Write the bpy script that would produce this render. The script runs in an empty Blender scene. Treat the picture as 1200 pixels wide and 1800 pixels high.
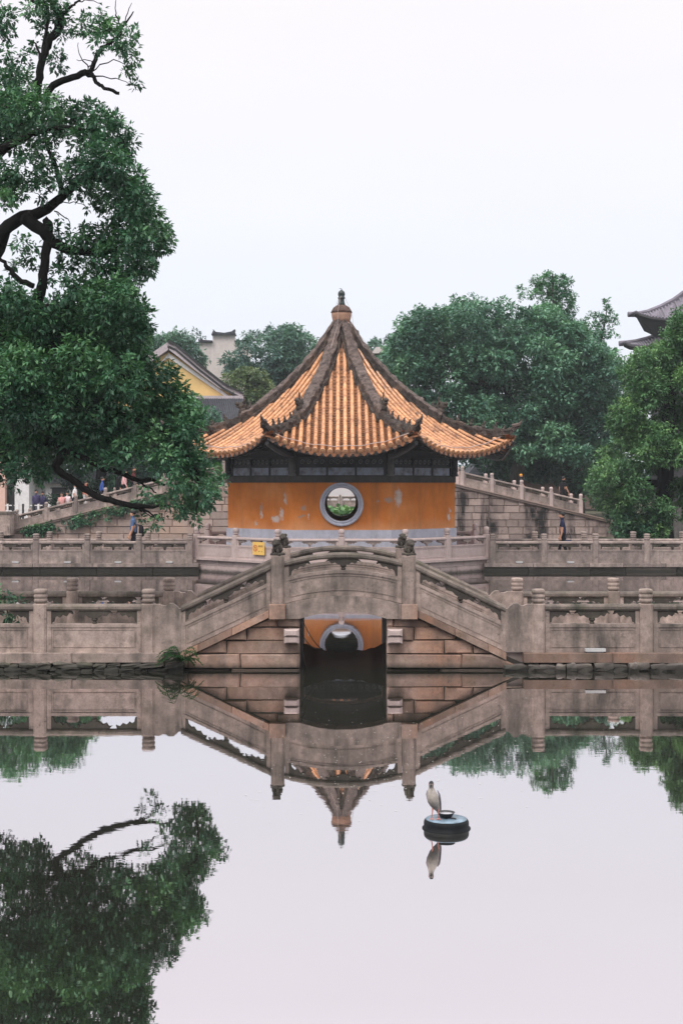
import bpy, math, random
import numpy as np
from mathutils import Vector, Matrix, noise

SC = bpy.context.scene
COL = SC.collection
R = math.radians
F, CX, HY, EYE = 2500.0, 600.0, 853.0, 3.1      # focal length, centre and horizon of the photograph; eye height over the water

# ---------------------------------------------------------------- camera
cam = bpy.data.cameras.new('camera')
cam.sensor_fit = 'VERTICAL'
cam.sensor_height = 36.0
cam.sensor_width = 24.0
cam.lens = 50.0
cam.shift_y = -47.0 / 1800.0
cam.clip_start = 0.1
cam.clip_end = 3000.0
camo = bpy.data.objects.new('camera', cam)
camo.location = (0, 0, EYE)
camo.rotation_euler = (R(90), 0, 0)
COL.objects.link(camo)
SC.camera = camo

# ---------------------------------------------------------------- overcast sky, weak wide sun, exposure
SUN_EL, SUN_AZ = 52.0, 205.0        # degrees; azimuth from +Y clockwise: high, behind the camera, a little to the left
world = bpy.data.worlds.new('World')
SC.world = world
world.use_nodes = True
wt = world.node_tree
wt.nodes.clear()
wn = wt.nodes.new
out = wn('ShaderNodeOutputWorld')
bg = wn('ShaderNodeBackground')
sky = wn('ShaderNodeTexSky')
sky.sky_type = 'NISHITA'
sky.sun_disc = False
sky.sun_elevation = R(SUN_EL)
sky.sun_rotation = R(SUN_AZ)
sky.dust_density = 4.0
skys = wn('ShaderNodeMix'); skys.data_type = 'RGBA'; skys.blend_type = 'MULTIPLY'; skys.inputs[0].default_value = 1.0
skys.inputs[7].default_value = (0.1, 0.1, 0.1, 1)
wt.links.new(sky.outputs[0], skys.inputs[6])
tc = wn('ShaderNodeTexCoord')
sep = wn('ShaderNodeSeparateXYZ')
wt.links.new(tc.outputs['Generated'], sep.inputs[0])
ramp = wn('ShaderNodeValToRGB')                       # closed cloud layer: cool near the horizon, pale lavender higher, brightest overhead
ramp.color_ramp.elements[0].position = 0.0
ramp.color_ramp.elements[0].color = (0.742, 0.780, 0.856, 1)
e = ramp.color_ramp.elements.new(0.15); e.color = (0.776, 0.797, 0.865, 1)
e = ramp.color_ramp.elements.new(0.24); e.color = (0.814, 0.806, 0.856, 1)
e = ramp.color_ramp.elements.new(0.34); e.color = (0.856, 0.818, 0.865, 1)
e = ramp.color_ramp.elements.new(0.65); e.color = (1.35, 1.32, 1.35, 1)
ramp.color_ramp.elements[-1].position = 1.0
ramp.color_ramp.elements[-1].color = (2.1, 2.05, 2.06, 1)
wt.links.new(sep.outputs['Z'], ramp.inputs[0])
cl = wn('ShaderNodeTexNoise'); cl.inputs['Scale'].default_value = 2.2; cl.inputs['Detail'].default_value = 4
mapc = wn('ShaderNodeMapping'); mapc.inputs['Scale'].default_value = (1, 1, 3.5)
wt.links.new(tc.outputs['Generated'], mapc.inputs[0]); wt.links.new(mapc.outputs[0], cl.inputs['Vector'])
clr = wn('ShaderNodeMapRange'); clr.inputs[1].default_value = 0.3; clr.inputs[2].default_value = 0.7
clr.inputs[3].default_value = 0.975; clr.inputs[4].default_value = 1.025
wt.links.new(cl.outputs[0], clr.inputs[0])
clm = wn('ShaderNodeMix'); clm.data_type = 'RGBA'; clm.blend_type = 'MULTIPLY'; clm.inputs[0].default_value = 1.0
wt.links.new(ramp.outputs[0], clm.inputs[6]); wt.links.new(clr.outputs[0], clm.inputs[7])
mixs = wn('ShaderNodeMix'); mixs.data_type = 'RGBA'; mixs.inputs[0].default_value = 0.93
wt.links.new(skys.outputs[2], mixs.inputs[6]); wt.links.new(clm.outputs[2], mixs.inputs[7])
wt.links.new(mixs.outputs[2], bg.inputs[0])
bg.inputs[1].default_value = 1.0
wt.links.new(bg.outputs[0], out.inputs[0])

sl = bpy.data.lights.new('sun', 'SUN')
sl.energy = 1.5
sl.angle = R(25)
sl.color = (1.0, 0.95, 0.9)
so = bpy.data.objects.new('sun', sl)
az = R(SUN_AZ)
sd = Vector((math.sin(az) * math.cos(R(SUN_EL)), math.cos(az) * math.cos(R(SUN_EL)), math.sin(R(SUN_EL))))
so.rotation_euler = (-sd).to_track_quat('-Z', 'Y').to_euler()
so.location = sd * 200
COL.objects.link(so)

SC.view_settings.view_transform = 'Standard'
SC.view_settings.look = 'None'
SC.view_settings.exposure = 0.32
SC.view_settings.gamma = 1.0
SC.view_settings.use_curve_mapping = False
SC.render.engine = 'CYCLES'
SC.cycles.use_denoising = True
SC.cycles.max_bounces = 6
SC.cycles.diffuse_bounces = 3
SC.cycles.glossy_bounces = 3
SC.cycles.transmission_bounces = 3
SC.cycles.caustics_reflective = False
SC.cycles.caustics_refractive = False

# ---------------------------------------------------------------- helpers
def at(px, py, Y):
    """world point at depth Y that the photograph shows at pixel (px, py)"""
    return Vector(((px - CX) * Y / F, Y, EYE - (py - HY) * Y / F))

def tag(o, label=None, cat=None, group=None, kind=None):
    if label: o['label'] = label
    if cat: o['category'] = cat
    if group: o['group'] = group
    if kind: o['kind'] = kind
    return o

def empty(name, loc=(0, 0, 0), rz=0.0, **k):
    o = bpy.data.objects.new(name, None)
    o.empty_display_size = 0.2
    o.location = loc
    o.rotation_euler = (0, 0, rz)
    COL.objects.link(o)
    return tag(o, **k)

def link(name, me, parent=None, loc=(0, 0, 0), rz=0.0, scale=None, **k):
    o = bpy.data.objects.new(name, me)
    o.location = loc
    o.rotation_euler = (0, 0, rz)
    if scale: o.scale = scale
    if parent: o.parent = parent
    COL.objects.link(o)
    return tag(o, **k)

class MB:
    def __init__(s):
        s.v, s.f, s.mi = [], [], []
        s.cur = 0
    def add(s, vs, fs):
        b = len(s.v)
        s.v.extend([tuple(p) for p in vs])
        for f in fs:
            s.f.append([b + i for i in f]); s.mi.append(s.cur)
        return b
    def box(s, x0, x1, y0, y1, z0, z1, M=None):
        vs = [Vector((x, y, z)) for z in (z0, z1) for y in (y0, y1) for x in (x0, x1)]
        if M: vs = [M @ p for p in vs]
        s.add(vs, [(0, 2, 3, 1), (4, 5, 7, 6), (0, 1, 5, 4), (2, 6, 7, 3), (0, 4, 6, 2), (1, 3, 7, 5)])
    def prism(s, poly, y0, y1, fn=None):
        """polygon in (x, z), counter-clockwise seen from -Y, extruded from y0 to y1"""
        g = fn or (lambda x: 0.0)
        n = len(poly)
        vs = [(x, y0, z + g(x)) for x, z in poly] + [(x, y1, z + g(x)) for x, z in poly]
        fs = [tuple(range(n)), tuple(range(2 * n - 1, n - 1, -1))]
        for i in range(n):
            j = (i + 1) % n
            fs.append((i, i + n, j + n, j))
        s.add(vs, fs)
    def strip(s, sec, x0, x1, n=1, fn=None):
        """closed section in (y, z) swept along x in n steps, z shifted by fn(x)"""
        g = fn or (lambda x: 0.0)
        m = len(sec)
        vs = []
        for i in range(n + 1):
            x = x0 + (x1 - x0) * i / n
            vs += [(x, y, z + g(x)) for y, z in sec]
        fs = [tuple(range(m - 1, -1, -1)), tuple(n * m + k for k in range(m))]
        for i in range(n):
            for k in range(m):
                l = (k + 1) % m
                fs.append((i * m + k, i * m + l, (i + 1) * m + l, (i + 1) * m + k))
        s.add(vs, fs)
    def lathe(s, prof, c=(0, 0, 0), n=16, square=0.0, phase=0.0):
        """profile of (r, z); square > 0 pulls the ring towards a rounded square"""
        vs, fs = [], []
        for r, z in prof:
            for k in range(n):
                a = 2 * math.pi * (k + 0.5) / n + phase
                q = 1.0
                if square:
                    q = 1 + square * (1 / max(abs(math.cos(a)), abs(math.sin(a))) - 1)
                vs.append((c[0] + r * q * math.cos(a), c[1] + r * q * math.sin(a), c[2] + z))
        m = len(prof)
        for i in range(m - 1):
            for k in range(n):
                l = (k + 1) % n
                fs.append((i * n + k, i * n + l, (i + 1) * n + l, (i + 1) * n + k))
        fs.append(tuple(range(n - 1, -1, -1)))
        fs.append(tuple((m - 1) * n + k for k in range(n)))
        s.add(vs, fs)
    def tube(s, pts, rad, n=6, flat=1.0):
        pts = [Vector(p) for p in pts]
        if not hasattr(rad, '__len__'): rad = [rad] * len(pts)
        vs, fs = [], []
        pu = None
        for i, p in enumerate(pts):
            d = (pts[min(i + 1, len(pts) - 1)] - pts[max(i - 1, 0)]).normalized()
            if pu is None:
                pu = d.orthogonal().normalized()
            u = (pu - d * pu.dot(d))
            u = u.normalized() if u.length > 1e-6 else d.orthogonal().normalized()
            pu = u
            w = d.cross(u)
            for k in range(n):
                a = 2 * math.pi * k / n
                vs.append(p + (u * math.cos(a) + w * math.sin(a) * flat) * rad[i])
        for i in range(len(pts) - 1):
            for k in range(n):
                l = (k + 1) % n
                fs.append((i * n + k, i * n + l, (i + 1) * n + l, (i + 1) * n + k))
        fs.append(tuple(range(n - 1, -1, -1)))
        fs.append(tuple((len(pts) - 1) * n + k for k in range(n)))
        s.add(vs, fs)
    def ball(s, c, r, nu=10, nv=7, M=None):
        """ellipsoid; r a number or three radii"""
        if not hasattr(r, '__len__'): r = (r, r, r)
        vs = [(0, 0, -1)]
        for i in range(1, nv):
            t = math.pi * i / nv
            for k in range(nu):
                a = 2 * math.pi * k / nu
                vs.append((math.sin(t) * math.cos(a), math.sin(t) * math.sin(a), -math.cos(t)))
        vs.append((0, 0, 1))
        fs = []
        for k in range(nu):
            l = (k + 1) % nu
            fs.append((0, 1 + l, 1 + k))
            for i in range(nv - 2):
                a = 1 + i * nu
                fs.append((a + k, a + l, a + nu + l, a + nu + k))
            fs.append((1 + (nv - 2) * nu + k, 1 + (nv - 2) * nu + l, len(vs) - 1))
        o = []
        for p in vs:
            q = Vector((p[0] * r[0], p[1] * r[1], p[2] * r[2]))
            if M: q = M @ q
            o.append(q + Vector(c))
        s.add(o, fs)
    def mesh(s, name, mats, smooth=False):
        me = bpy.data.meshes.new(name)
        me.from_pydata([tuple(p) for p in s.v], [], s.f)
        for m in (mats if isinstance(mats, (list, tuple)) else [mats]):
            me.materials.append(m)
        if any(s.mi): me.polygons.foreach_set('material_index', s.mi)
        if smooth: me.polygons.foreach_set('use_smooth', [True] * len(me.polygons))
        me.update()
        return me
    def build(s, name, mats, parent=None, loc=(0, 0, 0), rz=0.0, smooth=False, **k):
        return link(name, s.mesh(name, mats, smooth), parent, loc, rz, **k)

def face_block(poly, y0, depth, ch=0.015):
    """stone block: polygon in (x, z) with a chamfered front edge, front plane at y0 (camera side), going back by depth"""
    mb = MB()
    n = len(poly)
    cx = sum(p[0] for p in poly) / n; cz = sum(p[1] for p in poly) / n
    def ins(p):
        dx, dz = cx - p[0], cz - p[1]
        l = math.hypot(dx, dz) or 1
        k = min(ch * 1.5 / l, 0.4)
        return (p[0] + dx * k, p[1] + dz * k)
    inn = [ins(p) for p in poly]
    vs = [(x, y0, z) for x, z in inn] + [(x, y0 + ch, z) for x, z in poly] + [(x, y0 + depth, z) for x, z in poly]
    fs = [tuple(range(n))]
    for i in range(n):
        j = (i + 1) % n
        fs.append((i, i + n, j + n, j))
        fs.append((i + n, i + 2 * n, j + 2 * n, j + n))
    mb.add(vs, fs)
    return mb

def clip(poly, f):
    """keep the part of a polygon where f(x, z) >= 0 (f linear along each edge)"""
    o = []
    for i in range(len(poly)):
        a, b = poly[i], poly[(i + 1) % len(poly)]
        fa, fb = f(*a), f(*b)
        if fa >= 0: o.append(a)
        if (fa >= 0) != (fb >= 0):
            t = fa / (fa - fb)
            o.append((a[0] + (b[0] - a[0]) * t, a[1] + (b[1] - a[1]) * t))
    return o

def area(poly):
    return 0.5 * sum(poly[i][0] * poly[(i + 1) % len(poly)][1] - poly[(i + 1) % len(poly)][0] * poly[i][1] for i in range(len(poly)))

def interp(x, xs, ys):
    return float(np.interp(x, xs, ys))

# ---------------------------------------------------------------- materials
class NT:
    def __init__(s, name):
        s.m = bpy.data.materials.new(name)
        s.m.use_nodes = True
        s.t = s.m.node_tree
        s.b = s.t.nodes['Principled BSDF']
    def n(s, typ, **k):
        x = s.t.nodes.new(typ)
        for a, v in k.items():
            if hasattr(x, a) and not a.startswith('i_'): setattr(x, a, v)
            else: x.inputs[a].default_value = v
        return x
    def l(s, a, b):
        s.t.links.new(a, b)
    def pos(s, scale=(1, 1, 1), obj=False):
        if obj: g = s.n('ShaderNodeTexCoord').outputs['Object']
        else: g = s.n('ShaderNodeNewGeometry').outputs['Position']
        mp = s.n('ShaderNodeMapping')
        mp.inputs['Scale'].default_value = scale
        s.l(g, mp.inputs[0])
        return mp.outputs[0]
    def noise(s, vec, scale, detail=5, rough=0.6, dist=0.0):
        x = s.n('ShaderNodeTexNoise')
        x.inputs['Scale'].default_value = scale
        x.inputs['Detail'].default_value = detail
        x.inputs['Roughness'].default_value = rough
        x.inputs['Distortion'].default_value = dist
        s.l(vec, x.inputs['Vector'])
        return x.outputs[0]
    def ramp(s, fac, stops):
        x = s.n('ShaderNodeValToRGB')
        cr = x.color_ramp
        cr.elements[0].position, cr.elements[0].color = stops[0][0], (*stops[0][1], 1)
        cr.elements[1].position, cr.elements[1].color = stops[-1][0], (*stops[-1][1], 1)
        for p, c in stops[1:-1]:
            cr.elements.new(p).color = (*c, 1)
        s.l(fac, x.inputs[0])
        return x.outputs[0]
    def rng(s, fac, a, b, c=0.0, d=1.0):
        x = s.n('ShaderNodeMapRange')
        for i, v in enumerate((a, b, c, d)): x.inputs[i + 1].default_value = v
        s.l(fac, x.inputs[0])
        return x.outputs[0]
    def mix(s, fac, a, b, mode='MIX'):
        x = s.n('ShaderNodeMix')
        x.data_type = 'RGBA'; x.blend_type = mode
        for v, i in ((fac, 0), (a, 6), (b, 7)):
            if hasattr(v, 'links'): s.l(v, x.inputs[i])
            elif i == 0: x.inputs[0].default_value = v
            else: x.inputs[i].default_value = (*v, 1)
        return x.outputs[2]
    def math(s, op, a, b=0.0):
        x = s.n('ShaderNodeMath'); x.operation = op
        for v, i in ((a, 0), (b, 1)):
            if hasattr(v, 'links'): s.l(v, x.inputs[i])
            else: x.inputs[i].default_value = v
        return x.outputs[0]
    def bump(s, h, strength=0.4, dist=0.02):
        x = s.n('ShaderNodeBump')
        x.inputs['Strength'].default_value = strength
        x.inputs['Distance'].default_value = dist
        s.l(h, x.inputs['Height'])
        s.l(x.outputs[0], s.b.inputs['Normal'])
    def rand(s):
        return s.n('ShaderNodeObjectInfo').outputs['Random']
    def col(s, c):
        if hasattr(c, 'links'): s.l(c, s.b.inputs['Base Color'])
        else: s.b.inputs['Base Color'].default_value = (*c, 1)
    def end(s, rough=0.8, metal=0.0, spec=0.3):
        s.b.inputs['Roughness'].default_value = rough
        s.b.inputs['Metallic'].default_value = metal
        s.b.inputs['Specular IOR Level'].default_value = spec
        return s.m

def plain(name, c, rough=0.7, spec=0.3, var=0.12, scale=6.0, obj=True, metal=0.0):
    t = NT(name)
    v = t.noise(t.pos(obj=obj), scale, 5)
    a = tuple(max(0, x * (1 - var)) for x in c); b = tuple(x * (1 + var) for x in c)
    t.col(t.ramp(v, [(0.3, a), (0.7, b)]))
    t.bump(v, 0.15, 0.01)
    return t.end(rough, metal, spec)

def stone(name, base, light, dark, stain=0.55, wet=True, moss=0.0, vary=0.25, streak=3.5, warm=None, bump=0.5, lo=0.47, hi=0.68, blo=0.36):
    """weathered stone: grain, blotches, dark run-off streaks, algae at the water line"""
    t = NT(name)
    p = t.pos()
    big = t.noise(p, 1.1, 6, 0.62)
    mid = t.noise(p, 5.5, 6, 0.65)
    fin = t.noise(p, 38, 4, 0.7)
    c = t.ramp(mid, [(0.28, base), (0.72, light)])
    c = t.mix(t.rng(fin, 0.3, 0.75, 0.0, 0.34), c, dark)
    if warm:
        c = t.mix(t.rng(t.noise(p, 0.8, 3), 0.45, 0.65, 0, 0.7), c, warm)
    rnd = t.rand()
    c = t.mix(1.0, c, t.ramp(rnd, [(0.0, (1 - vary, 1 - vary, 1 - vary)), (1.0, (1 + vary * 0.5, 1 + vary * 0.45, 1 + vary * 0.4))]), 'MULTIPLY')
    st = t.noise(t.pos((1, 1, 0.16)), streak, 5, 0.62)
    st = t.math('MULTIPLY', t.rng(st, lo, hi), t.rng(big, blo, blo + 0.24))
    sm = t.noise(t.pos((0.7, 0.7, 0.5)), 1.9, 7, 0.68, 0.6)
    c = t.mix(t.math('MULTIPLY', t.rng(sm, 0.49, 0.62), 0.65 * stain), c, tuple(0.5 * (a + b) for a, b in zip(dark, base)))
    c = t.mix(t.math('MULTIPLY', st, stain), c, dark)
    gr = t.math('MULTIPLY', t.rng(t.noise(p, 12, 6, 0.75), 0.55, 0.68), t.rng(t.noise(p, 1.6, 4, 0.6), 0.42, 0.6))
    c = t.mix(t.math('MULTIPLY', gr, min(1.0, stain * 0.85)), c, dark)
    if moss:
        c = t.mix(t.math('MULTIPLY', t.rng(t.noise(p, 2.6, 6, 0.7), 0.52, 0.66), moss), c, (0.075, 0.085, 0.04))
    if wet:
        sx = t.n('ShaderNodeSeparateXYZ'); t.l(t.n('ShaderNodeNewGeometry').outputs['Position'], sx.inputs[0])
        wz = t.math('ADD', sx.outputs['Z'], t.math('MULTIPLY', mid, -0.16))
        c = t.mix(t.rng(wz, -0.04, 0.06, 0.85, 0.0), c, (0.028, 0.028, 0.024))
    t.col(c)
    h = t.math('ADD', t.math('MULTIPLY', mid, 0.7), t.math('MULTIPLY', fin, 0.5))
    t.bump(h, bump, 0.02)
    return t.end(0.88, 0, 0.2)

M = {}
M['stone'] = stone('stone_grey_pink', (0.28, 0.222, 0.195), (0.60, 0.475, 0.42), (0.06, 0.055, 0.05), 0.95, moss=0.22)
M['stone_post'] = stone('stone_post_grey', (0.30, 0.236, 0.205), (0.59, 0.465, 0.41), (0.06, 0.055, 0.05), 0.9, moss=0.25)
M['stone_rail'] = stone('stone_rail_weathered', (0.165, 0.14, 0.122), (0.33, 0.27, 0.235), (0.04, 0.038, 0.034), 0.95, moss=0.35)
M['stone_carved'] = stone('stone_carved_dark', (0.05, 0.045, 0.04), (0.13, 0.11, 0.095), (0.022, 0.02, 0.018), 0.7, moss=0.3)
M['stone_block'] = stone('stone_block_reddish', (0.27, 0.185, 0.15), (0.57, 0.415, 0.345), (0.075, 0.065, 0.058), 0.9, vary=0.42, warm=(0.44, 0.235, 0.15), moss=0.2, streak=2.2)
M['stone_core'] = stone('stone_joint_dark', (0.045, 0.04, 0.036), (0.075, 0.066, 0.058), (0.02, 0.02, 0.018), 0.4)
M['rubble'] = stone('rubble_stone', (0.15, 0.135, 0.125), (0.33, 0.285, 0.26), (0.03, 0.03, 0.027), 0.5, moss=0.35, vary=0.45)
M['rubble_dark'] = stone('rubble_stone_dark', (0.075, 0.072, 0.063), (0.17, 0.155, 0.135), (0.02, 0.02, 0.018), 0.5, moss=0.45, vary=0.45)
M['stone_pink'] = stone('stone_pale_pink', (0.49, 0.385, 0.36), (0.63, 0.51, 0.485), (0.20, 0.165, 0.155), 0.3, wet=True, vary=0.12)
M['stone_far'] = stone('stone_causeway', (0.26, 0.208, 0.188), (0.52, 0.42, 0.385), (0.07, 0.063, 0.058), 0.9, moss=0.15, streak=2.4)
M['stone_wall'] = stone('stone_wall_pink', (0.40, 0.30, 0.265), (0.53, 0.42, 0.38), (0.13, 0.105, 0.095), 0.25, vary=0.22, warm=(0.44, 0.31, 0.24))
M['stone_wall_stained'] = stone('stone_wall_stained', (0.38, 0.29, 0.26), (0.52, 0.41, 0.375), (0.028, 0.026, 0.026), 1.0, vary=0.3, streak=0.8, lo=0.46, hi=0.54, blo=0.30)
M['stone_wet'] = stone('stone_wet_base', (0.075, 0.066, 0.06), (0.17, 0.145, 0.13), (0.025, 0.023, 0.021), 0.8, moss=0.3, vary=0.35)
M['orange_knob'] = plain('orange_cloth', (0.75, 0.36, 0.04))
# ---------------------------------------------------------------- water and ground
def water_mat():
    t = NT('pond_water')
    t.t.nodes.remove(t.b)
    o = t.t.nodes['Material Output']
    p = t.pos((0.5, 1.0, 1.0))
    n1 = t.noise(p, 2.2, 3, 0.5, 0.4)
    n2 = t.noise(t.pos((1.5, 4.0, 1.0)), 3.5, 2, 0.5)
    h = t.math('ADD', n1, t.math('MULTIPLY', n2, 0.25))
    calm = t.rng(t.noise(t.pos((0.16, 0.5, 1.0)), 0.55, 3, 0.5, 0.5), 0.42, 0.62, 0.3, 1.1)
    h = t.math('MULTIPLY', h, calm)
    bp = t.n('ShaderNodeBump'); bp.inputs['Strength'].default_value = 0.06; bp.inputs['Distance'].default_value = 0.010
    t.l(h, bp.inputs['Height'])
    gl = t.n('ShaderNodeBsdfGlossy'); gl.inputs['Roughness'].default_value = 0.012
    gl.inputs['Color'].default_value = (1.0, 0.955, 0.975, 1)
    t.l(bp.outputs[0], gl.inputs['Normal'])
    df = t.n('ShaderNodeBsdfDiffuse'); df.inputs['Color'].default_value = (0.032, 0.034, 0.026, 1)
    lw = t.n('ShaderNodeFresnel'); lw.inputs['IOR'].default_value = 1.6
    fac = t.rng(lw.outputs[0], 0.05, 0.75, 0.79, 0.75)
    mx = t.n('ShaderNodeMixShader')
    t.l(fac, mx.inputs[0]); t.l(df.outputs[0], mx.inputs[1]); t.l(gl.outputs[0], mx.inputs[2])
    t.l(mx.outputs[0], o.inputs['Surface'])
    return t.m
M['water'] = water_mat()
mb = MB(); mb.add([(-90, 3, 0), (90, 3, 0), (90, 79, 0), (-90, 79, 0)], [(0, 1, 2, 3)])
mb.build('pond_water', M['water'], kind='structure', label='still grey-green pond reflecting the sky')

def ground_mat():
    t = NT('ground_earth')
    p = t.pos()
    t.col(t.ramp(t.noise(p, 0.35, 8, 0.65), [(0.35, (0.045, 0.05, 0.03)), (0.55, (0.09, 0.085, 0.06)), (0.7, (0.14, 0.125, 0.10))]))
    t.bump(t.noise(p, 6, 6), 0.5, 0.05)
    return t.end(0.95, 0, 0.1)
M['ground'] = ground_mat()
mb = MB()
xs = [-320, -90, 90, 320]; ys = [-160, 3, 79, 400]
gz = 1.1
vs = [(x, y, gz) for y in ys for x in xs]
fs = []
for j in range(3):
    for i in range(3):
        if (i, j) != (1, 1):
            fs.append((j * 4 + i, j * 4 + i + 1, j * 4 + i + 5, j * 4 + i + 4))
b = mb.add(vs, fs)
q = [(xs[1], ys[1]), (xs[2], ys[1]), (xs[2], ys[2]), (xs[1], ys[2])]
for i in range(4):
    a, c = q[i], q[(i + 1) % 4]
    mb.add([(*a, -0.5), (*c, -0.5), (*c, gz), (*a, gz)], [(0, 1, 2, 3)])
mb.build('ground', M['ground'], kind='structure')

def bank(name, pts, z, m):
    mb = MB()
    n = len(pts)
    mb.add([(x, y, z) for x, y in pts] + [(x, y, -0.5) for x, y in pts],
           [tuple(range(n))] + [(i, i + n, (i + 1) % n + n, (i + 1) % n) for i in range(n)])
    return mb.build(name, m, kind='structure')
bank('bank_terrain', [(-14, 28.2), (-7.6, 28.2), (-7.2, 30), (-7.8, 34), (-14, 34)], 0.35, M['ground'])
bank('bank_terrain', [(13.2, 58.5), (30, 57), (30, 79.5), (11.0, 79.5), (11.0, 76.2), (13.2, 71)], 0.5, M['ground'])
bank('bank_terrain', [(-40, 66), (-17.5, 66), (-17.5, 79.5), (-40, 79.5)], 0.7, M['ground'])

# ---------------------------------------------------------------- balustrade pieces (shared meshes)
cache = {}
def post_mesh(mk):
    k = ('post', mk)
    if k not in cache:
        mb = MB()
        mb.lathe([(0.118, -0.02), (0.118, 0.0), (0.112, 0.0), (0.112, 0.80), (0.106, 0.815)], n=16, square=0.93)
        cache[k] = mb.mesh('post', M[mk])
    return cache[k]
def cap_mesh(mk, kind='band'):
    k = ('cap', mk, kind)
    if k not in cache:
        mb = MB()
        if kind == 'band':
            prof = [(0.085, 0.0), (0.085, 0.018), (0.104, 0.028), (0.110, 0.045), (0.110, 0.070), (0.100, 0.082), (0.098, 0.092), (0.108, 0.102), (0.113, 0.118),
                    (0.113, 0.142), (0.102, 0.156), (0.099, 0.166), (0.110, 0.176), (0.115, 0.195), (0.114, 0.228), (0.10, 0.243), (0.05, 0.25)]
            mb.lathe(prof, n=16, square=0.75)
        else:
            prof = [(0.075, 0.0), (0.075, 0.03), (0.105, 0.045), (0.105, 0.065), (0.08, 0.075), (0.10, 0.10), (0.108, 0.16), (0.104, 0.22), (0.07, 0.255), (0.02, 0.262)]
            mb.lathe(prof, n=14, square=0.25)
        mb.v = [(x * 0.95, y * 0.95, z) for x, y, z in mb.v]
        cache[k] = mb.mesh('post_cap', M[mk], smooth=True)
    return cache[k]
def add_post(parent, x, y, z, mk, kind='band', rz=0.0, s=1.0, capmk=None):
    o = link('post', post_mesh(mk), parent, (x, y, z), rz, (s, s, s))
    link('post_cap', cap_mesh(capmk or mk, kind), o, (0, 0, 0.813))
    return o

def panel_meshes(key, L, fn, n, hs, slot, rail, mk, railmk, carvemk, th=0.13, detail=True):
    if key in cache: return cache[key]
    mb = MB()
    h = L / 2
    t2 = th / 2
    def bar(x0, x1, y0, y1, z0, z1, nn):
        mb.strip([(y0, z0), (y1, z0), (y1, z1), (y0, z1)], x0, x1, nn, fn)
    bar(-h, h, -t2, t2, 0, hs - 0.001, n)                        # solid slab
    bar(-h + 0.001, h - 0.001, -t2 - 0.014, t2 + 0.014, hs - 0.05, hs + 0.004, n)   # moulding along its top
    bar(-h, -h + 0.07, -t2 + 0.01, t2 - 0.01, hs, hs + slot + 0.01, 1)
    bar(h - 0.07, h, -t2 + 0.01, t2 - 0.01, hs, hs + slot + 0.01, 1)
    if detail:
        for s in (-1, 1):                                      # raised frame round the sunk field
            y0, y1 = (-t2 - 0.012, -t2 + 0.004) if s < 0 else (t2 - 0.004, t2 + 0.012)
            bar(-h + 0.002, h - 0.002, y0, y1, 0.0, 0.055, n)
            bar(-h + 0.002, -h + 0.075, y0 + 0.001, y1 - 0.001, 0.055, hs - 0.05, 1)
            bar(h - 0.075, h - 0.002, y0 + 0.001, y1 - 0.001, 0.055, hs - 0.05, 1)
            bar(-h + 0.10, h - 0.10, y0 + 0.003, y1, 0.085, 0.097, n)
            bar(-h + 0.10, h - 0.10, y0 + 0.003, y1, hs - 0.093, hs - 0.081, n)
            bar(-h + 0.10, -h + 0.112, y0 + 0.003, y1, 0.097, hs - 0.093, 1)
            bar(h - 0.112, h - 0.10, y0 + 0.003, y1, 0.097, hs - 0.093, 1)
    slab = mb.mesh('panel', M[mk])
    mb = MB()
    z0, z1 = hs + slot, hs + slot + rail
    w = th / 2 + 0.02
    sec = [(-w * 0.8, z0), (w * 0.8, z0), (w, z0 + rail * 0.25), (w, z0 + rail * 0.65), (w * 0.62, z1), (-w * 0.62, z1), (-w, z0 + rail * 0.65), (-w, z0 + rail * 0.25)]
    mb.strip(sec, -h - 0.004, h + 0.004, n, fn)
    rl = mb.mesh('handrail', M[railmk])
    mb = MB()
    s = slot / 0.23
    zt = z0 + 0.005
    g = fn or (lambda x: 0.0)
    cloud = [(-.24, 0), (-.30, -.06), (-.24, -.05), (-.20, -.105), (-.14, -.085), (-.09, -.125), (0, -.14), (.09, -.125), (.14, -.085), (.20, -.105), (.24, -.05), (.30, -.06), (.24, 0)]
    mb.prism([(x, zt + z * s) for x, z in cloud], -0.05, 0.05, fn)
    mb.lathe([(0.03, 0), (0.045, 0.02), (0.03, 0.04), (0.055, 0.07), (0.05, 0.095), (0.03, slot - 0.10)], (0, 0, hs + g(0)), 10)
    cv = mb.mesh('cloud_carving', M[carvemk])
    brs = []
    for sg in (-1, 1):
        mb = MB()
        br = [(0, 0), (0, -.215), (.035, -.20), (.05, -.13), (.095, -.10), (.14, -.125), (.19, -.075), (.25, -.105), (.30, -.045), (.36, -.07), (.33, 0)]
        if sg > 0: pl = [(-h + 0.07 + x, zt + z * s) for x, z in br]
        else: pl = [(h - 0.07 - x, zt + z * s) for x, z in br][::-1]
        mb.prism(pl, -0.045, 0.045, fn)
        brs.append(mb.mesh('cloud_bracket', M[carvemk]))
    cache[key] = (slab, rl, cv, *brs)
    return cache[key]
def add_panel(parent, meshes, x, y, z, rz=0.0, s=None):
    o = link('panel', meshes[0], parent, (x, y, z), rz, s)
    link('handrail', meshes[1], o)
    link('cloud_carving', meshes[2], o)
    link('cloud_bracket', meshes[3], o)
    link('cloud_bracket', meshes[4], o)
    return o

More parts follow.
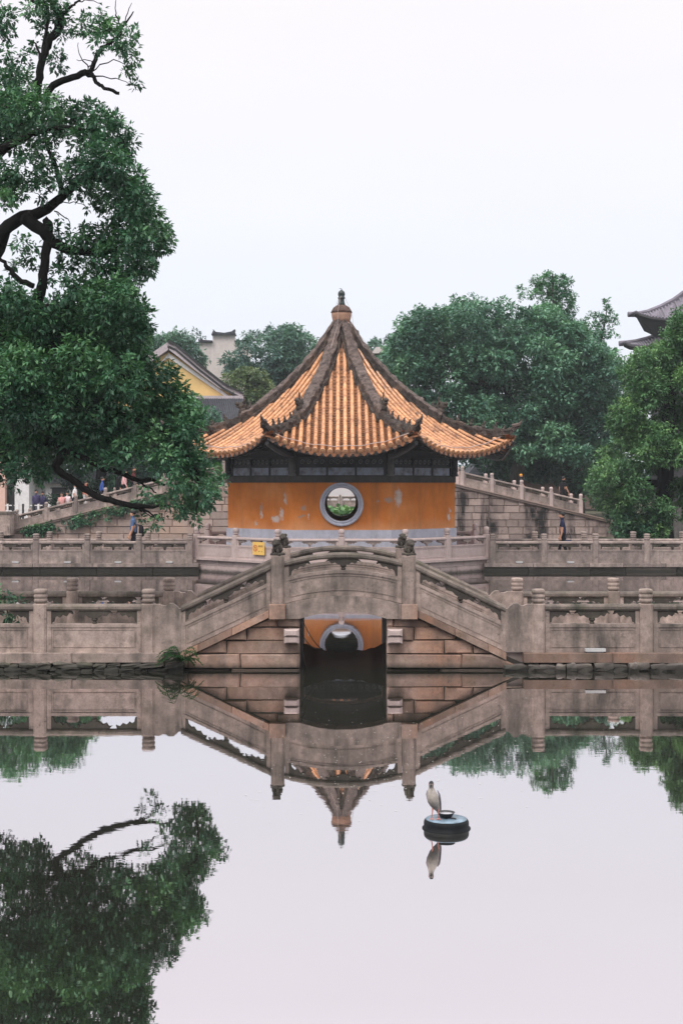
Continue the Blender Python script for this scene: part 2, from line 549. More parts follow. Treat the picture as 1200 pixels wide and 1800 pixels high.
def rock_meshes(mk, n=6, seed=1):
    k = ('rock', mk)
    if k not in cache:
        rg = random.Random(seed)
        L = []
        for i in range(n):
            mb = MB()
            mb.ball((0, 0, 0), 0.62, 8, 6)
            vs = []
            for p in mb.v:
                q = Vector(p)
                q = Vector([math.copysign(min(abs(c) * 1.25, 0.5), c) for c in q])
                q += Vector((rg.uniform(-.06, .06), rg.uniform(-.06, .06), rg.uniform(-.09, .09)))
                vs.append(q)
            mb.v = vs
            L.append(mb.mesh('rubble_stone', M[mk]))
        cache[k] = L
    return cache[k]

# ---------------------------------------------------------------- the near arched bridge with its level causeway
YF, YB = 23.8, 26.9
bridge = empty('stone_arch_bridge', (0.03, 0, 0), label='small grey stone arch bridge with carved balustrades in front of the pavilion', cat='bridge')
rg = random.Random(7)
def slope(x): return 1.014 - (abs(x) - 1.22) * 0.479             # top of the sloping coping
def arch_top(x): return 1.252 - 0.145 * (x / 0.96) ** 2
def arch_bot(x): return 0.985 - 0.12 * (x / 0.74) ** 2
# core behind the facing stones
mb = MB()
for s in (-1, 1):
    pl = [(s * 0.80, -0.4), (s * 3.9, -0.4), (s * 3.9, 0.12), (s * 3.0, 0.12), (s * 1.3, slope(1.3) - 0.13), (s * 0.80, 0.86)]
    if s < 0: pl = pl[::-1]
    mb.prism(pl, YF + 0.07, YB - 0.07)
    mb.build('abutment_core', M['stone_core'], bridge); mb = MB()
# facing blocks of the abutments, front and back
rows = [(-0.4, 0.035, [0.72, 1.75, 2.9, 3.5]), (0.035, 0.275, [0.72, 1.85, 2.72, 3.5]), (0.275, 0.50, [0.72, 1.82, 2.3, 2.6, 3.2]), (0.50, 0.72, [0.72, 1.05, 1.75, 2.4]), (0.72, 0.9, [0.72, 0.97, 1.6, 2.2])]
for side in (-1, 1):
    for fb in (0, 1):
        for zi, (z0, z1, js) in enumerate(rows):
            j2 = [js[0]] + [j + (0.13 * side * (1 if zi % 2 else -1)) for j in js[1:]]
            for a, b2 in zip(j2[:-1], j2[1:]):
                pl = [(a + 0.008, z0 + 0.007), (b2 - 0.008, z0 + 0.007), (b2 - 0.008, z1 - 0.007), (a + 0.008, z1 - 0.007)]
                pl = clip(pl, lambda x, z: slope(x) - 0.135 - z)
                if len(pl) < 3 or abs(area(pl)) < 0.006: continue
                pl = [((x + rg.uniform(-.012, .012) if x > 0.74 else x) * side, z + rg.uniform(-.010, .010)) for x, z in pl]
                if side < 0: pl = pl[::-1]
                jit = rg.uniform(-0.035, 0.03)
                if zi < 2: jit -= 0.035
                blk = face_block(pl, YF + 0.02 + jit, 0.5, 0.026)
                if fb:
                    blk.v = [(x, YF + YB - y, z) for x, y, z in blk.v]; blk.f = [f[::-1] for f in blk.f]
                blk.build('block', M['stone_block'], bridge)
# inner tunnel walls
mb = MB()
for s in (-1, 1):
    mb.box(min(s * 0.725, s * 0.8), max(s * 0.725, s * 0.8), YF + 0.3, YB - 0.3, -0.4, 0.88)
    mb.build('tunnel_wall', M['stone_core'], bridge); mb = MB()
# sloping coping slabs
for side in (-1, 1):
    for y0, y1 in ((YF - 0.06, YF + 0.30), (YB - 0.30, YB + 0.06)):
        xa = 1.24
        for k, xb in enumerate((1.86, 2.42, 2.72)):
            pl = [(xa + 0.004, slope(xa) - 0.115), (xb - 0.004, slope(xb) - 0.115), (xb - 0.004, slope(xb) + 0.002), (xa + 0.004, slope(xa) + 0.002)]
            pl = [(x * side, z) for x, z in pl]
            pl = pl[::-1] if side < 0 else pl
            mb = MB(); mb.prism(pl, y0 + rg.uniform(-.01, .01), y1)
            mb.build('coping', M['stone_block'], bridge)
            xa = xb
# arch stones front and back, the vault between them
for y0, y1, nm in ((YF - 0.04, YF + 0.42, 'arch_stone'), (YB - 0.42, YB + 0.04, 'arch_stone'), (YF + 0.42, YB - 0.42, 'vault')):
    mb = MB()
    n = 24
    xs_ = [-0.965 + 1.93 * i / n for i in range(n + 1)]
    top = [(x, arch_top(x)) for x in xs_]
    bot = [(x, arch_bot(x) if abs(x) < 0.74 else 0.866) for x in xs_]
    vs = [(x, y, z) for y in (y0, y1) for x, z in bot + top]
    m = n + 1
    fs = []
    for i in range(n):
        fs += [(i, i + 1, m + i + 1, m + i), (2 * m + i + 1, 2 * m + i, 3 * m + i, 3 * m + i + 1),
               (i + 1, i, 2 * m + i, 2 * m + i + 1), (m + i, m + i + 1, 3 * m + i + 1, 3 * m + i)]
    fs += [(0, m, 3 * m, 2 * m), (n, 2 * m + n, 3 * m + n, m + n)]
    mb.add(vs, fs)
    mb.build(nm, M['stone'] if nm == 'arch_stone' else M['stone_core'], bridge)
# base blocks under the hump posts, projecting beam heads beside the opening
for side in (-1, 1):
    for y in (YF, YB):
        mb = MB()
        mb.box(side * 1.1 - 0.132, side * 1.1 + 0.132, y - 0.15 if y == YF else y - 0.2, y + 0.2 if y == YF else y + 0.15, 0.872, 1.108)
        mb.build('post_base', M['stone_block'], bridge)
        for k, (z0, z1, pr) in enumerate(((0.585, 0.70, 0.17), (0.463, 0.58, 0.145))):
            pl = [(side * 0.735, z0), (side * 0.985, z0), (side * 0.985, z1), (side * 0.735, z1)]
            if side < 0: pl = pl[::-1]
            bk = face_block(pl, YF - pr, pr + 0.25, 0.035)
            if y == YB:
                bk.v = [(x, YF + YB - yy, z) for x, yy, z in bk.v]; bk.f = [f[::-1] for f in bk.f]
            bk.build('beam_head', M['stone_pink'], bridge)
# deck
mb = MB()
prof = [(-12, 0.285), (-2.72, 0.285), (-1.24, 0.96), (-0.5, 1.17), (0.5, 1.17), (1.24, 0.96), (2.72, 0.285), (12, 0.285)]
pl = [(-12, -0.3), (-3.95, -0.3), (-3.95, 0.11)] + [(-2.9, 0.11), (-1.2, 0.88), (-0.97, 1.0), (0, 1.08), (0.97, 1.0), (1.2, 0.88), (2.9, 0.11)] + [(3.95, 0.11), (3.95, -0.3), (12, -0.3)] + prof[::-1]
mb.prism(pl, YF + 0.12, YB - 0.12)
mb.build('deck', M['stone_far'], bridge)
# level causeway: coping slabs over rubble, both sides
for side in (-1, 1):
    for fb, yy in ((0, YF), (1, YB)):
        x = 3.0
        while x < 11.5:
            w = rg.uniform(0.85, 1.6)
            zt, zb = 0.298, 0.14 + rg.uniform(-0.012, 0.012)
            pl = [(x + 0.004, zb), (x + w - 0.004, zb), (x + w - 0.004, zt), (x + 0.004, zt)]
            pl = [(a * side, z) for a, z in pl]
            if side < 0: pl = pl[::-1]
            bk = face_block(pl, YF - 0.10 + rg.uniform(-.02, .02), 0.42, 0.015)
            if fb:
                bk.v = [(a, YF + YB - y, z) for a, y, z in bk.v]; bk.f = [f[::-1] for f in bk.f]
            bk.build('coping', M['stone_block'] if side > 0 else M['stone'], bridge)
            x += w
        if fb: continue
        rk = rock_meshes('rubble' if side > 0 else 'rubble_dark', 7, 3 + side)
        lay = [(0.085, 0.13, 0.16, 0.36)] if False else ([(0.05, 0.19, 0.16, 0.40), (-0.09, 0.16, 0.2, 0.4)] if side > 0 else [(0.092, 0.095, 0.14, 0.42), (0.012, 0.10, 0.15, 0.4), (-0.07, 0.1, 0.2, 0.4)])
        for zc, hh, wa, wb in lay:
            x = 2.66
            while x < 6.6:
                w = rg.uniform(wa, wb)
                h_ = hh * rg.uniform(0.75, 1.12)
                o = link('rubble_stone', rk[rg.randrange(7)], bridge, (side * (x + w / 2), YF + 0.02 + rg.uniform(-.04, .03), zc + (hh - h_) * rg.uniform(-.5, .5)), 0, (w * 0.98, 0.34, h_))
                o.rotation_euler = (rg.uniform(-.1, .1), rg.uniform(-.09, .09), rg.uniform(-.15, .15))
                x += w
mb = MB()
for side in (-1, 1):
    mb.box(min(side * 2.6, side * 12), max(side * 2.6, side * 12), YF + 0.13, YB - 0.13, -0.4, 0.10)
    mb.build('rubble_core', M['stone_core'], bridge); mb = MB()
# dark net slung across the opening
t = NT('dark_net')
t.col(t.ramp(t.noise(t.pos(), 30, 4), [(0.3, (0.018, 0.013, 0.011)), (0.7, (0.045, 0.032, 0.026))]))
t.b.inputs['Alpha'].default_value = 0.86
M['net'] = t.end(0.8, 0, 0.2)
mb = MB()
NX, NZ = 24, 6
vs = []
for i in range(NX + 1):
    s_ = -1 + 2 * i / NX
    zt_ = 0.235 + 0.14 * s_ * s_ + 0.012 * math.sin(i * 1.7)
    for j in range(NZ + 1):
        f_ = j / NZ
        vs.append((0.05 + 0.70 * s_, 24.45 + 0.05 * math.sin(i * 0.9) + 0.06 * math.sin(math.pi * f_), -0.12 + (zt_ + 0.12) * f_))
mb.add(vs, [(i * (NZ + 1) + j, (i + 1) * (NZ + 1) + j, (i + 1) * (NZ + 1) + j + 1, i * (NZ + 1) + j + 1) for i in range(NX) for j in range(NZ)])
nt_ = mb.mesh('net', M['net'])
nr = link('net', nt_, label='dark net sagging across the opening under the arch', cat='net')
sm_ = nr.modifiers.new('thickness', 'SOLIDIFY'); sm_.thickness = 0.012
# loose dark wires hanging into the opening
for a_, b_ in (((-0.71, 23.9, 0.88), (-0.30, 24.6, 0.22)), ((-0.71, 23.9, 0.62), (-0.36, 24.4, 0.30)), ((-0.70, 23.9, 0.50), (-0.60, 24.1, -0.05))):
    mb = MB(); p_, q_ = Vector(a_), Vector(b_)
    mb.tube([p_.lerp(q_, i / 8) - Vector((0, 0, 0.10 * math.sin(math.pi * i / 8))) for i in range(9)], 0.008, 4)
    mb.build('hanging_wire', M['stone_core'], bridge)
# posts and panels
lion_mb = MB()
lion_mb.lathe([(0.105, 0.0), (0.112, 0.02), (0.105, 0.045), (0.085, 0.05)], n=12, square=0.7)
for c, r in (((0, 0.02, 0.11), (0.085, 0.10, 0.075)), ((0, -0.035, 0.15), (0.08, 0.075, 0.08)), ((0, -0.055, 0.215), (0.078, 0.075, 0.07)), ((0, -0.125, 0.20), (0.045, 0.035, 0.032)),
             ((-0.05, -0.085, 0.075), (0.028, 0.03, 0.045)), ((0.05, -0.085, 0.075), (0.028, 0.03, 0.045)), ((0, 0.095, 0.14), (0.03, 0.04, 0.07)),
             ((-0.06, -0.03, 0.265), (0.022, 0.02, 0.025)), ((0.06, -0.03, 0.265), (0.022, 0.02, 0.025)), ((-0.03, -0.005, 0.26), (0.03, 0.035, 0.03)), ((0.03, -0.005, 0.26), (0.03, 0.035, 0.03))):
    lion_mb.ball(c, r, 10, 7)
lion_mb.v = [tuple(Vector(p) * (1 + 0.10 * noise.noise(Vector(p) * 22))) for p in lion_mb.v]
lion_me = lion_mb.mesh('lion_finial', M['stone_carved'], True)
pmk = ('stone', 'stone_rail', 'stone_carved')
mid_m = panel_meshes('mid', 1.96, lambda x: -0.135 * (x / 0.96) ** 2, 14, 0.42, 0.20, 0.095, *pmk)
slL = panel_meshes('slopeL', 1.50, lambda x: 0.47 * x, 2, 0.45, 0.205, 0.105, *pmk)
slR = panel_meshes('slopeR', 1.50, lambda x: -0.47 * x, 2, 0.45, 0.205, 0.105, *pmk)
lev = panel_meshes('level', 1.58, None, 1, 0.47, 0.23, 0.105, *pmk)
for yy, rz in ((YF + 0.12, 0.0), (YB - 0.12, 0.0)):
    add_panel(bridge, mid_m, 0, yy, 1.255)
    add_panel(bridge, slL, -1.965, yy, 0.668)
    add_panel(bridge, slR, 1.965, yy, 0.668)
    for side in (-1, 1):
        p = link('post', post_mesh('stone_post'), bridge, (side * 1.1, yy, 1.108))
        link('lion_finial', lion_me, p, (0, 0, 0.813), rz=0.5 * side, scale=(0.9, 0.9, 0.93))
        drum = [(2.70, 0.32), (3.16, 0.298), (3.16, 1.10), (3.09, 1.105), (3.02, 1.075), (2.97, 1.08), (2.92, 1.115), (2.85, 1.115), (2.795, 1.07), (2.76, 1.03), (2.70, 1.02)]
        dp = [(x * side, z) for x, z in drum]
        if side < 0: dp = dp[::-1]
        mb = MB(); mb.prism(dp, yy - 0.07, yy + 0.07)
        mb.build('scroll_end_stone', M['stone'], bridge)
        for k in range(4):
            x = side * (3.27 + 1.81 * k)
            add_post(bridge, x, yy, 0.298, 'stone_post')
            if k < 3: add_panel(bridge, lev, x + side * 0.905, yy, 0.298)

# ---------------------------------------------------------------- causeways left and right of the pavilion
def causeway(sgn, label):
    root = empty('stone_causeway', (sgn * 5.1, 52.2, 0), label=label, cat='causeway')
    y0, y1 = 51.0 - 52.2, 53.6 - 52.2
    r2 = random.Random(11 + sgn)
    mb = MB(); mb.box(min(0, sgn * 15), max(0, sgn * 15), y0 + 0.08, y1 - 0.08, -0.4, 0.29); mb.build('deck', M['stone_far'], root)
    for fb in (0, 1):
        for z0, z1, pr in ((0.17, 0.30, 0.07), (-0.35, 0.165, 0.0)):
            x = 0.0
            while x < 14.5:
                w = r2.uniform(1.2, 2.4)
                pl = [(x + 0.006, z0), (x + w - 0.006, z0), (x + w - 0.006, z1), (x + 0.006, z1)]
                pl = [(a * sgn, z) for a, z in pl]
                if sgn < 0: pl = pl[::-1]
                bk = face_block(pl, y0 - pr + r2.uniform(-.02, .02), 0.4, 0.015)
                if fb: bk.v = [(a, y0 + y1 - y, z) for a, y, z in bk.v]; bk.f = [f[::-1] for f in bk.f]
                bk.build('block', M['stone_far'] if z0 > 0 else M['stone_wet'], root)
                x += w
    pm = panel_meshes('causeway', 1.62, None, 1, 0.47, 0.22, 0.10, 'stone_far', 'stone_far', 'stone_carved', detail=False)
    for yy, off in ((y0 + 0.1, 0.32), (y1 - 0.1, 0.32)):
        for k in range(8 if sgn < 0 else 7):
            x = off + 1.845 * k
            if 5.1 + x > 16: break
            add_post(root, sgn * x, yy, 0.30, 'stone_far')
            add_panel(root, pm, sgn * (x + 0.92), yy, 0.30)
    return root
causeway(-1, 'long weathered stone causeway with carved railings running left from the pavilion')
causeway(1, 'long weathered stone causeway with carved railings running right from the pavilion')
# white lamp housings on the causeway edge
lamp_m = plain('white_lamp_housing', (0.5, 0.5, 0.5), 0.4)
def edge_lamp(px, Y, z, label, w=0.24):
    mb = MB()
    mb.box(-w / 2, w / 2, -0.06, 0.05, 0.022, 0.07)
    mb.box(-w / 2 + 0.03, w / 2 - 0.03, -0.02, 0.03, 0.0, 0.022)
    mb.build('edge_lamp', lamp_m, loc=((px - CX) * Y / F, Y, z), label=label, cat='lamp', group='white lamps along the railings')
for px, lb in ((28, 'leftmost small white lamp on the left causeway edge, below the railing'), (119, 'small white lamp on the left causeway edge, second from the left'),
               (208, 'small white lamp on the left causeway edge, just left of the walking man'), (298, 'small white lamp on the left causeway edge, nearest the pavilion'),
               (912, 'small white lamp on the right causeway edge, nearest the pavilion'), (1002, 'small white lamp on the right causeway edge, below the person in navy')):
    edge_lamp(px, 50.99, 0.30, lb)
edge_lamp(101, 26.45, 0.286, 'white lamp on the near deck seen through the railing at the left', 0.30)
edge_lamp(1045, YF + 0.0, 0.30, 'flat white lamp at the foot of the near balustrade, right of the bridge', 0.34)

# ---------------------------------------------------------------- octagonal platform of the pavilion
PC = Vector((0, 53.5, 0.11)); PS = 0.964           # centre and size of platform and pavilion
def octdir(k):
    a = R(45 * k)                      # k = 0 faces the camera, k = 2 to the right
    return Vector((math.sin(a), -math.cos(a), 0)), Vector((math.cos(a), math.sin(a), 0))
T8 = math.tan(R(22.5))
plat = empty('stone_platform', PC, label='pale pink stone platform with a balustrade round the pavilion', cat='platform')
plat.scale = (PS, PS, PS)
def octprism(mb, ap, z0, z1, c=(0, 0)):
    rad = ap / math.cos(R(22.5))
    vs = []
    for z in (z0, z1):
        for k in range(8):
            a = R(45 * k + 22.5)
            vs.append((c[0] + rad * math.sin(a), c[1] - rad * math.cos(a), z))
    mb.add(vs, [tuple(range(7, -1, -1)), tuple(range(8, 16))] + [(k, (k + 1) % 8, (k + 1) % 8 + 8, k + 8) for k in range(8)])
mb = MB(); octprism(mb, 5.38, -0.4, 0.33); mb.build('platform_core', M['stone_core'], plat)
mb = MB(); octprism(mb, 5.56, 0.335, 0.42); mb.build('platform_slab', M['stone_pink'], plat)
r3 = random.Random(5)
AP = 5.43
for k in (-2, -1, 0, 1, 2):
    d, t = octdir(k)
    w = AP * T8
    for z0, z1 in ((-0.35, 0.12), (0.125, 0.33)):
        x = -w
        while x < w - 0.05:
            ww = min(r3.uniform(0.7, 1.3), w - x)
            pl = [(x + .005, z0), (x + ww - .005, z0), (x + ww - .005, z1), (x + .005, z1)]
            bk = face_block(pl, -AP + r3.uniform(-.015, .015), 0.3, 0.012)
            bk.build('block', M['stone_pink'], plat, rz=R(45 * k))
            x += ww
pmp = {}
for k in range(-3, 5):
    d, t = octdir(k)
    w = (AP - 0.02) * T8
    ap = AP - 0.02
    add_post(plat, (d * ap + t * w).x, (d * ap + t * w).y, 0.42, 'stone_pink', 'knob', rz=R(45 * k + 22.5), s=1.06)
    if k in (-2, 2): continue
    add_post(plat, (d * ap).x, (d * ap).y, 0.42, 'stone_pink', 'knob', rz=R(45 * k), s=1.06)
    pm = panel_meshes('platform', w - 0.24, None, 1, 0.50, 0.20, 0.10, 'stone_pink', 'stone_pink', 'stone_far', detail=True)
    for s in (-0.5, 0.5):
        q = d * ap + t * (w * s)
        add_panel(plat, pm, q.x, q.y, 0.42, R(45 * k))

# warning sign on the platform balustrade
sign_y = plain('sign_yellow', (0.80, 0.50, 0.13), 0.5, var=0.06)
sign_d = plain('sign_print', (0.16, 0.07, 0.03), 0.6)
sign_r = plain('sign_ring', (0.55, 0.10, 0.05), 0.6)
d, t = octdir(-1)
sp = PC + (d * (AP + 0.115) + t * (AP * T8 * 0.615)) * PS
sign = empty('warning_sign', (sp.x, sp.y, 0.71), R(-45), label='small yellow no-swimming warning sign on the pale balustrade', cat='sign')
mb = MB(); mb.box(-0.30, 0.30, -0.012, 0.012, 0.0, 0.44); mb.build('board', sign_y, sign)
mb = MB()
for i in range(20):
    a, b2 = 2 * math.pi * i / 20, 2 * math.pi * (i + 1) / 20
    c = (-0.155, 0.23)
    mb.add([(c[0] + r * math.cos(q), -0.0145, c[1] + r * math.sin(q)) for q, r in ((a, .115), (b2, .115), (b2, .085), (a, .085))], [(0, 3, 2, 1)])
mb.add([(-0.155 + x, -0.0145, 0.23 + z) for x, z in ((-.075, .06), (-.06, .075), (.075, -.06), (.06, -.075))], [(0, 3, 2, 1)])
mb.build('prohibition_ring', sign_r, sign)
mb = MB()
mb.box(-0.185, -0.12, -0.0165, -0.0135, 0.25, 0.28); mb.box(-0.2, -0.11, -0.0165, -0.0135, 0.19, 0.205)
x = 0.0
for wd in (0.055, 0.05, 0.055, 0.05):                     # four blocky characters, then the two small ones below
    for zz in (0.275, 0.297, 0.32):
        mb.box(x, x + wd - 0.012, -0.0165, -0.0135, zz, zz + 0.011)
    mb.box(x + wd * 0.35, x + wd * 0.35 + 0.011, -0.0160, -0.0135, 0.27, 0.335)
    x += 0.062
for x in (0.005, 0.045, 0.165):
    mb.box(x, x + 0.03, -0.0165, -0.0135, 0.12, 0.13); mb.box(x + 0.01, x + 0.02, -0.016, -0.0135, 0.105, 0.145)
mb.build('print', sign_d, sign)

# ---------------------------------------------------------------- big humpback bridge behind the pavilion
YH = 72.0
hump = empty('humpback_bridge', (0, YH, 0), label='large humpback stone bridge with ramps rising left and right behind the pavilion', cat='bridge')
def htop(x):
    ax = abs(x)
    v = 3.19 - (ax - 5.76) * 0.2345 if x > 0 else 3.5 - (ax - 5.9) * 0.245
    return min(v, 4.35 - 0.006 * ax * ax)
AR, AZ = 2.9, 0.6                          # arch radius and centre height
XL, XR = -18.5, 15.5
mb = MB()
n = 34
arc = [(-AR * math.cos(math.pi * i / n), AZ + AR * math.sin(math.pi * i / n)) for i in range(n + 1)]
xs_ = [XL, -14, -10, -6, -4, -AR - 0.01]
left = [(x, htop(x) - 0.14) for x in xs_]
for (xa, za), (xb, zb) in zip(left[:-1], left[1:]):
    mb.prism([(xa, -0.4), (xb, -0.4), (xb, zb), (xa, za)], 0.06, 3.4)
xs_ = [AR + 0.01, 4, 6, 10, 13, XR]
right = [(x, htop(x) - 0.14) for x in xs_]
for (xa, za), (xb, zb) in zip(right[:-1], right[1:]):
    mb.prism([(xa, -0.4), (xb, -0.4), (xb, zb), (xa, za)], 0.06, 3.4)
for (xa, za), (xb, zb) in zip(arc[:-1], arc[1:]):
    mb.prism([(xa, za), (xb, zb), (xb, htop(xb) - 0.14), (xa, htop(xa) - 0.14)], 0.06, 3.4)
mb.build('bridge_core', M['stone_wall'], hump)
r4 = random.Random(9)
for side in (-1, 1):
    z = -0.1
    ri = 0
    while z < 4.2:
        hh = 0.37 if side < 0 else 0.36
        x = 4.3 + (0.0 if ri % 2 else 0.45)
        xe = 18.4 if side < 0 else 15.4
        while x < xe:
            w = r4.uniform(0.8, 1.25) if side < 0 else r4.uniform(0.6, 1.1)
            pl = [(x + .018, z + .016), (x + w - .018, z + .016), (x + w - .018, z + hh - .016), (x + .018, z + hh - .016)]
            pl = clip(pl, lambda a, q: htop(side * a) - 0.16 - q)
            if len(pl) > 2 and abs(area(pl)) > 0.03:
                pl = [(a * side, q) for a, q in pl]
                if side < 0: pl = pl[::-1]
                face_block(pl, r4.uniform(-.025, .015), 0.2, 0.02).build('block', M['stone_wall'] if side < 0 else M['stone_wall_stained'], hump)
            x += w
        z += hh; ri += 1
hp = {}
for side in (-1, 1):
    sl_ = 0.245 if side < 0 else -0.2345
    mb = MB()
    x0, x1 = (XL, -4.2) if side < 0 else (4.2, XR)
    mb.strip([(-0.10, -0.15), (0.35, -0.15), (0.35, 0.0), (-0.10, 0.0)], x0, x1, 12, htop)
    mb.strip([(-0.16, -0.05), (-0.10, -0.05), (-0.10, -0.002), (-0.16, -0.002)], x0, x1, 12, htop)
    mb.build('coping', M['stone_wall'], hump)
    pmh = panel_meshes('hump%d' % side, 1.28, (lambda s: (lambda x: s * x))(sl_), 1, 0.40, 0.18, 0.10, 'stone_far', 'stone_far', 'stone_carved', detail=False)
    for yy in (0.15, 3.2):
        for k in range(9):
            x = side * (6.12 + 1.5 * k) if side > 0 else side * (5.95 + 1.5 * k)
            if abs(x) > (13.2 if side > 0 else 17.2): break
            add_post(hump, x, yy, htop(x), 'stone_pink' if side > 0 else 'stone_far', 'knob', s=0.9)
            xm = x + side * 0.75
            if k < (4 if side > 0 else 7): add_panel(hump, pmh, xm, yy, htop(xm))
mb = MB()
mb.strip([(0, -0.14), (3.4, -0.14), (3.4, -0.01), (0, -0.01)], -4.2, 4.2, 10, htop)
mb.build('crown_slab', M['stone_wall'], hump)
# ---------------------------------------------------------------- the octagonal pavilion
def stucco():
    t = NT('orange_stucco')
    p = t.pos()
    big = t.noise(p, 0.9, 6, 0.6)
    mid = t.noise(p, 5, 6, 0.65)
    c = t.ramp(big, [(0.3, (0.55, 0.168, 0.036)), (0.5, (0.66, 0.21, 0.045)), (0.7, (0.74, 0.255, 0.065))])
    c = t.mix(t.rng(mid, 0.35, 0.75, 0, 0.35), c, (0.42, 0.14, 0.03))
    st = t.noise(t.pos((1, 1, 0.12)), 2.6, 5, 0.6)
    c = t.mix(t.math('MULTIPLY', t.rng(st, 0.48, 0.68), 0.55), c, (0.33, 0.135, 0.05))
    fade = t.noise(p, 0.45, 4, 0.5)
    c = t.mix(t.rng(fade, 0.45, 0.68, 0, 0.45), c, (0.70, 0.33, 0.13))
    sx = t.n('ShaderNodeSeparateXYZ'); t.l(p, sx.inputs[0])
    damp = t.rng(t.math('ADD', sx.outputs['Z'], t.math('MULTIPLY', big, -0.9)), 1.0, 1.5, 0.5, 0.0)
    c = t.mix(damp, c, (0.62, 0.36, 0.20))
    # places where the stucco has come off: world x, z, half width, half height, whiteness
    g = t.n('ShaderNodeNewGeometry').outputs['Position']
    wob = t.n('ShaderNodeTexNoise'); wob.inputs['Scale'].default_value = 5.5; wob.inputs['Detail'].default_value = 9; wob.inputs['Roughness'].default_value = 0.7
    t.l(g, wob.inputs['Vector'])
    wv = t.n('ShaderNodeVectorMath'); wv.operation = 'MULTIPLY_ADD'
    t.l(wob.outputs['Color'], wv.inputs[0]); wv.inputs[1].default_value = (0.34, 0, 0.5); wv.inputs[2].default_value = (-0.17, 0, -0.25)
    ad = t.n('ShaderNodeVectorMath'); ad.operation = 'ADD'; t.l(g, ad.inputs[0]); t.l(wv.outputs[0], ad.inputs[1])
    white = grey = None
    for px, py, hw, hh, kind in ((484, 912, .16, .13, 1), (495, 902, .07, .2, 1), (459, 895, .05, .22, 0), (502, 877, .06, .2, 1), (533, 893, .09, .1, 0), (530, 908, .12, .05, 0),
                                 (541, 909, .04, .04, 1), (460, 905, .05, .14, 1), (682, 879, .15, .1, 0), (700, 874, .12, .32, 1), (664, 882, .05, .05, 0), (788, 908, .07, .14, 1), (790, 896, .04, .08, 1), (450, 920, .06, .05, 1)):
        Yp = 49.37 + max(0, abs(px - 600) - 87) / 47.0
        x, z = (px - 600) * Yp / F, EYE - (py - HY) * Yp / F
        s1 = t.n('ShaderNodeVectorMath'); s1.operation = 'SUBTRACT'; t.l(ad.outputs[0], s1.inputs[0]); s1.inputs[1].default_value = (x, 0, z)
        s2 = t.n('ShaderNodeVectorMath'); s2.operation = 'MULTIPLY'; t.l(s1.outputs[0], s2.inputs[0]); s2.inputs[1].default_value = (1 / hw, 0, 1 / hh)
        s3 = t.n('ShaderNodeVectorMath'); s3.operation = 'LENGTH'; t.l(s2.outputs[0], s3.inputs[0])
        v = t.rng(s3.outputs['Value'], 0.6, 1.25, 1.0, 0.0)
        if kind: white = v if white is None else t.math('MAXIMUM', white, v)
        else: grey = v if grey is None else t.math('MAXIMUM', grey, v)
    c = t.mix(t.math('MULTIPLY', grey, 0.8), c, (0.36, 0.29, 0.24))
    c = t.mix(t.math('MULTIPLY', white, 0.92), c, t.ramp(mid, [(0.3, (0.46, 0.37, 0.31)), (0.7, (0.68, 0.58, 0.53))]))
    t.col(c)
    t.bump(t.math('SUBTRACT', t.math('MULTIPLY', mid, 0.4), t.math('MAXIMUM', white, grey)), 0.4, 0.015)
    return t.end(0.9, 0, 0.15)
M['stucco'] = stucco()
M['plinth'] = stone('blue_grey_plinth', (0.44, 0.455, 0.53), (0.58, 0.59, 0.67), (0.27, 0.27, 0.30), 0.6, wet=False, vary=0.0)
M['ringstone'] = stone('window_ring_stone', (0.45, 0.465, 0.54), (0.60, 0.61, 0.69), (0.20, 0.21, 0.27), 0.4, wet=False, vary=0.0)
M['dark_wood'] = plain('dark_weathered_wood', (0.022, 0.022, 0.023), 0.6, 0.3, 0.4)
M['band'] = plain('dark_plaster_band', (0.06, 0.055, 0.05), 0.8, 0.2, 0.4, 2.5)
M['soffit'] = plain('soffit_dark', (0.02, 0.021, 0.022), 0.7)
M['grey_wood'] = plain('grey_weathered_wood', (0.14, 0.13, 0.125), 0.7, 0.2, 0.3)
M['scroll_pale'] = plain('pale_carving', (0.16, 0.16, 0.16), 0.5, 0.4)
def board():
    t = NT('painted_board')
    p = t.pos()
    c = t.ramp(t.noise(p, 3.2, 5, 0.7), [(0.35, (0.12, 0.12, 0.13)), (0.5, (0.32, 0.33, 0.38)), (0.68, (0.44, 0.47, 0.60))])
    t.col(c)
    return t.end(0.8)
M['board'] = board()
def glaze(name, a, b, dirt, soil, rough=0.36):
    t = NT(name)
    p = t.pos()
    big = t.noise(p, 1.3, 5, 0.65)
    mid = t.noise(p, 9, 5, 0.65)
    c = t.ramp(mid, [(0.3, a), (0.7, b)])
    rnd = t.rand()
    c = t.mix(1.0, c, t.ramp(rnd, [(0, (0.76, 0.72, 0.70)), (1, (1.12, 1.10, 1.08))]), 'MULTIPLY')
    c = t.mix(t.math('MULTIPLY', t.rng(t.noise(p, 4.0, 6, 0.7), 0.5, 0.7), soil), c, dirt)
    c = t.mix(t.math('MULTIPLY', t.rng(big, 0.56, 0.72), soil), c, dirt)
    d1 = t.math('MULTIPLY', t.rng(t.noise(p, 2.1, 7, 0.75, 0.8), 0.52, 0.64), soil)
    c = t.mix(d1, c, tuple(x * 0.45 for x in dirt))
    c = t.mix(t.math('MULTIPLY', t.rng(t.noise(p, 17, 5, 0.7), 0.56, 0.7), 0.5), c, (0.80, 0.56, 0.38))
    t.col(c)
    t.bump(mid, 0.25, 0.012)
    return t.end(rough, 0, 0.5)
M['tile'] = glaze('orange_glazed_tile', (0.51, 0.215, 0.082), (0.74, 0.395, 0.195), (0.18, 0.072, 0.04), 0.8, 0.27)
M['pan'] = glaze('pan_tile', (0.19, 0.072, 0.03), (0.34, 0.14, 0.055), (0.045, 0.025, 0.018), 0.85, 0.5)
